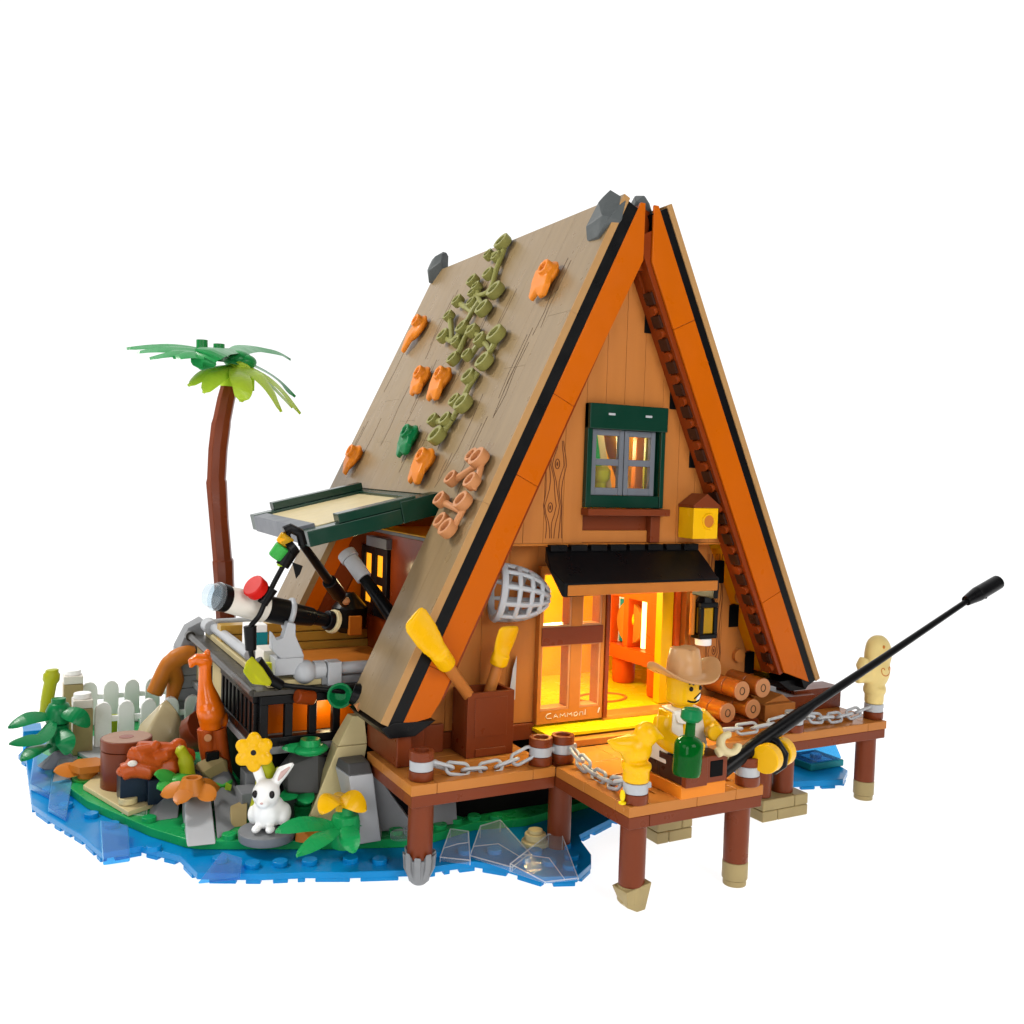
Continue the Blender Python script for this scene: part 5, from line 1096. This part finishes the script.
m = MB(); m.lathe([(.35, 0), (.4, .3), (.45, 1.2), (.4, 1.25)], None, 16).lathe([(.4, 1.27), (.52, 1.35), (.52, 1.9), (.4, 2.15), (.3, 2.2), (.3, 2.4)], None, 16); obj('stem', m, 'deep_green', t, bev=.03)
m = MB()
for pts in ([(50, 716), (30, 718, -.4), (8, 728, -.6)], [(52, 722, -.4), (44, 736, -1.2), (28, 741, -1.6), (9, 744, -1.8)], [(49, 745, -.4), (35, 750, -1.2), (21, 761, -1.6)], [(62, 712, -.4), (78, 716, -.8), (89, 727, -.9)], [(60, 730, -.6), (66, 742, -1.3), (66, 755, -1.5)]): leafy([q(*a) for a in pts], .4, m)
obj('leaves', m, 'deep_green', t, bev=0, smooth=60)
sprout(0, 0, 17.0, [(45, 715, .26), (47, 702, .28), (49, 690, .28), (51, 680, .36), (52, 672, .28), (52, 669, .12)], 'olive_lime', 'tall lime spike rising behind the dark green strap-leaved plant')
sprout(0, 0, 19.5, [(114, 735, .42), (114, 725, .42), (114, 716, .42)], 'olive_lime', 'lime stem showing between the white pickets')
# picket fences
def picket(x, y, n, label, gate=True, dx=1.0):
    t, T = wthing('picket_fence', label, 'fence', (x, y, .72), 'white picket fences at the back of the garden')
    for i in range(n):
        cx = x + i * dx; m = MB(T); m.prism([V((cx + .36 * c, y, z)) for c, z in [(-1, .72), (1, .72), (1, 2.5), (.87, 2.72), (.5, 2.88), (0, 2.94), (-.5, 2.88), (-.87, 2.72), (-1, 2.5)]], (0, .3, 0)); obj('picket', m, 'white', t, bev=.03)
    m = MB(T)
    for z in (1.1, 2.0): m.box(x - .3, x + (n - 1) * dx + .3, y + .08, y + .24, z, z + .26)
    obj('rail', m, 'white', t)
f1 = A(103, 740, 16.6); picket(f1.x, 16.6, 5, 'white picket fence panel in front, just behind the stump')
f2 = A(92, 700, 21.2); picket(f2.x - .1, 21.2, 6, 'white picket fence panel farther back, behind the first one')
for nm, px0, px1, y, lb in (('fence_post', 72, 92, 16.6, 'tan square post at the left end of the front picket fence'), ('fence_post', 62.5, 82, 21.2, 'tan square post with a pale top, farther back at the left end')):
    a, b = A(px0, 720, y), A(px1, 720, y); zt = A(82, 698 if y < 20 else 674, y).z; t, T = wthing('fence_post', lb, 'post', (a.x, y, .72))
    obj('shaft', MB(T).box(a.x, b.x, y - .5, y + .45, .72, zt - .4), 'sand_dark', t); obj('cap', MB(T).box(a.x, b.x, y - .5, y + .45, zt - .38, zt), 'offwhite', t); obj('stud', MB(T).cyl(((a.x + b.x) / 2, y, zt), ((a.x + b.x) / 2, y, zt + .25), .38), 'white', t)
tag(obj('grey_plate', MB().prism([V((p_.x, p_.y, .715)) for p_ in (G(70, 752, .7), G(103, 770, .7), G(112, 745, .7), G(88, 738, .7))], (0, 0, .18)), 'lgrey'), 'flat grey plate at the foot of the front tan post', 'plate')
t, T = wthing('blue_block', 'blue block with a clear lower half at the far left behind the strap-leaved plant', 'block', (-21, 18, .4)); a, b = A(23, 740, 18.6), A(42, 740, 18.6)
obj('top', MB(T).box(a.x, b.x, 18.6, 20, A(30, 745, 18.6).z, A(30, 731, 18.6).z), 'water_blue', t); obj('base', MB(T).box(a.x, b.x, 18.62, 20, .38, A(30, 745.5, 18.6).z), 'clear_blue', t)
# clear water pieces
def clear(pts, h, label, mt='clear', n=0):
    b = [G(x, y, .38) for x, y in pts]; m = MB(); k = len(b); lo = b; hi = [V((p.x, p.y, .38 + hh * .58)) for p, hh in zip(b, h)]; m.hexa(lo, hi)
    cs = tag(obj('clear_slope', m, mt, bev=.05), label, 'clear piece', 'clear water pieces on the blue plates')
    e = MB()
    for i in range(k): j = (i + 1) % k; e.tube([hi[i], hi[j]], .02, 6).tube([lo[i], hi[i]], .018, 6)
    c0 = sum(hi, V()) / k
    if mt == 'clear_blue': return
    if h[0] != h[-1] or k > 4: e.tube([hi[0].lerp(hi[-1], .3), c0, hi[1].lerp(hi[2], .6)], .015, 6)
    obj('edge', e, 'edge_highlight', cs, bev=0)  # whitish tubes paint bright highlights on the clear plastic
clear([(510, 872), (545, 884), (578, 880), (562, 850), (548, 848)], [.5, .12, .12, .9, .9], 'large clear triangular slope at the right tip of the blue plates, beside the jetty post')
clear([(470, 858), (512, 872), (530, 858), (500, 832), (480, 838)], [.15, .3, .3, .8, .8], 'clear triangular slope left of the largest clear slope')
clear([(440, 862), (470, 865), (468, 842), (450, 838)], [.3, .3, .7, .6], 'small clear block right of the front deck post')
clear([(198, 884), (240, 880), (242, 866), (222, 858)], [.08, .15, .5, .4], 'clear and blue flat slope at the front of the blue plates', 'clear_blue')
clear([(103, 866), (130, 862), (128, 836), (100, 832)], [.4, .35, .75, .8], 'clear blue cube-like slope at the lower left of the blue plates', 'clear_blue')
clear([(30, 790), (50, 800), (55, 770), (34, 760)], [.5, .5, .9, .9], 'clear blue rippled piece at the far left edge', 'clear_blue')
clear([(48, 812), (66, 822), (72, 790), (52, 782)], [.3, .3, .7, .7], 'second clear blue piece at the left edge in front of the rippled one', 'clear_blue')
clear([(122, 822), (146, 824), (148, 812), (126, 808)], [.55, .55, .6, .6], 'clear round-topped piece on the green plate in front of the black bricks', 'clear')
m = MB(); c = G(535, 846, .37); m.lathe([(.4, 0), (.52, .06), (.52, .22), (.4, .26)], Matrix.Translation(c), 20).cyl(c + V((0, 0, .26)), c + V((0, 0, .5)), .4).cyl(c + V((0, 0, .5)), c + V((0, 0, .64)), .28); tag(obj('sand_roundel', m, 'sand'), 'small stacked sand-coloured round piece on the water by the middle deck post', 'round piece')
# bottle behind the right deck
a = A(806, 778, 2.6); a.z = .76
t = thing('clear_boat', 'clear rounded block with a green base under the right deck', 'clear piece', a); 
m = MB(); m.hull([(x, y, z) for x, y, z in [(-.6, -.8, .02), (1.5, -.8, .02), (1.5, 1, .02), (-.6, 1, .02), (-.4, -.7, .7), (.5, -.6, 1.15), (1.1, -.7, .9), (1.4, -.7, .4), (.5, .8, 1.15), (-.4, .8, .7), (1.4, .8, .4)]]); obj('hull', m, 'clear_blue', t, bev=.12, segs=3)
obj('keel', MB().box(-.6, 1.6, -.85, 1.0, -.32, 0), 'teal', t)

# ================================================================== light
def area(name, loc, target, size, power, color=(1, 1, 1), sy=None):
    l = bpy.data.lights.new(name, 'AREA'); l.energy = power; l.size = size; l.color = color
    if sy: l.shape = 'RECTANGLE'; l.size_y = sy
    o = bpy.data.objects.new(name, l); COL.objects.link(o); o.location = loc
    o.rotation_euler = (V(target) - V(loc)).to_track_quat('-Z', 'Y').to_euler(); return o
def point(name, loc, power, color, r=.4):
    l = bpy.data.lights.new(name, 'POINT'); l.energy = power; l.color = color; l.shadow_soft_size = r
    o = bpy.data.objects.new(name, l); COL.objects.link(o); o.location = loc; return o
area('key_softbox', (-38, 30, 46), (-3, 5, 12), 10, 21000, (1, .97, .92))
area('front_softbox', (4, -62, 40), (0, 0, 10), 36, 30000, (1, .98, .95))
area('left_softbox', (-60, -20, 30), (-6, 4, 8), 26, 8000, (1, 1, 1))
area('under_floor_fill', (0, 20, -30), (0, 20, 0), 320, 460000, (1, 1, 1))  # added below the floor to whiten it and wash out shadows
WARM = (1, .86, .46)
point('room_lamp', (-.4, 5.2, 9.6), 1700, WARM, .5)
point('attic_lamp', (.2, 4.2, 15.5), 500, (1, .9, .6), .4)
point('window_fill', (.2, 1.7, 16.55), 110, (1, .9, .6), .22)  # hidden fill added behind the header to brighten the boards' fronts
aw = area('awning_lamp', (-.4, -.1, 9.45), (-.4, -1.9, 3.6), 6.0, 620, WARM, .3); aw.data.spread = math.radians(120)
area('garden_fill', (-46, -44, 16), (-15, 8, 2), 20, 7000)  # added fill that brightens the garden and the pickets
point('terrace_lamp', (-10.6, 5.6, 4.6), 55, WARM, .25)
point('terrace_glow', (-7.6, 10.2, 9.6), 60, WARM, .3)
w = bpy.data.worlds.new('World'); sc.world = w; w.use_nodes = True
nt = w.node_tree; bg = nt.nodes['Background']
tc = nt.nodes.new('ShaderNodeTexCoord'); vm = nt.nodes.new('ShaderNodeVectorMath'); vm.operation = 'DOT_PRODUCT'; vm.inputs[1].default_value = (.42, .9, 0)
mr = nt.nodes.new('ShaderNodeMapRange'); mr.inputs['From Min'].default_value = -.15; mr.inputs['From Max'].default_value = .35; mr.inputs['To Min'].default_value = .08; mr.inputs['To Max'].default_value = 1.18
nt.links.new(tc.outputs['Generated'], vm.inputs[0]); nt.links.new(vm.outputs['Value'], mr.inputs['Value']); nt.links.new(mr.outputs['Result'], bg.inputs['Strength'])
bg.inputs['Color'].default_value = (1, 1, 1, 1)
vs_ = sc.view_settings; vs_.view_transform = 'Standard'; vs_.look = 'None'; vs_.exposure = -.08; vs_.gamma = 1; vs_.use_curve_mapping = False
sc.cycles.max_bounces = 10; sc.cycles.transmission_bounces = 8; sc.cycles.transparent_max_bounces = 8
sc.cycles.use_denoising = True; sc.cycles.sample_clamp_indirect = 6
sc.cycles.caustics_reflective = False; sc.cycles.caustics_refractive = False
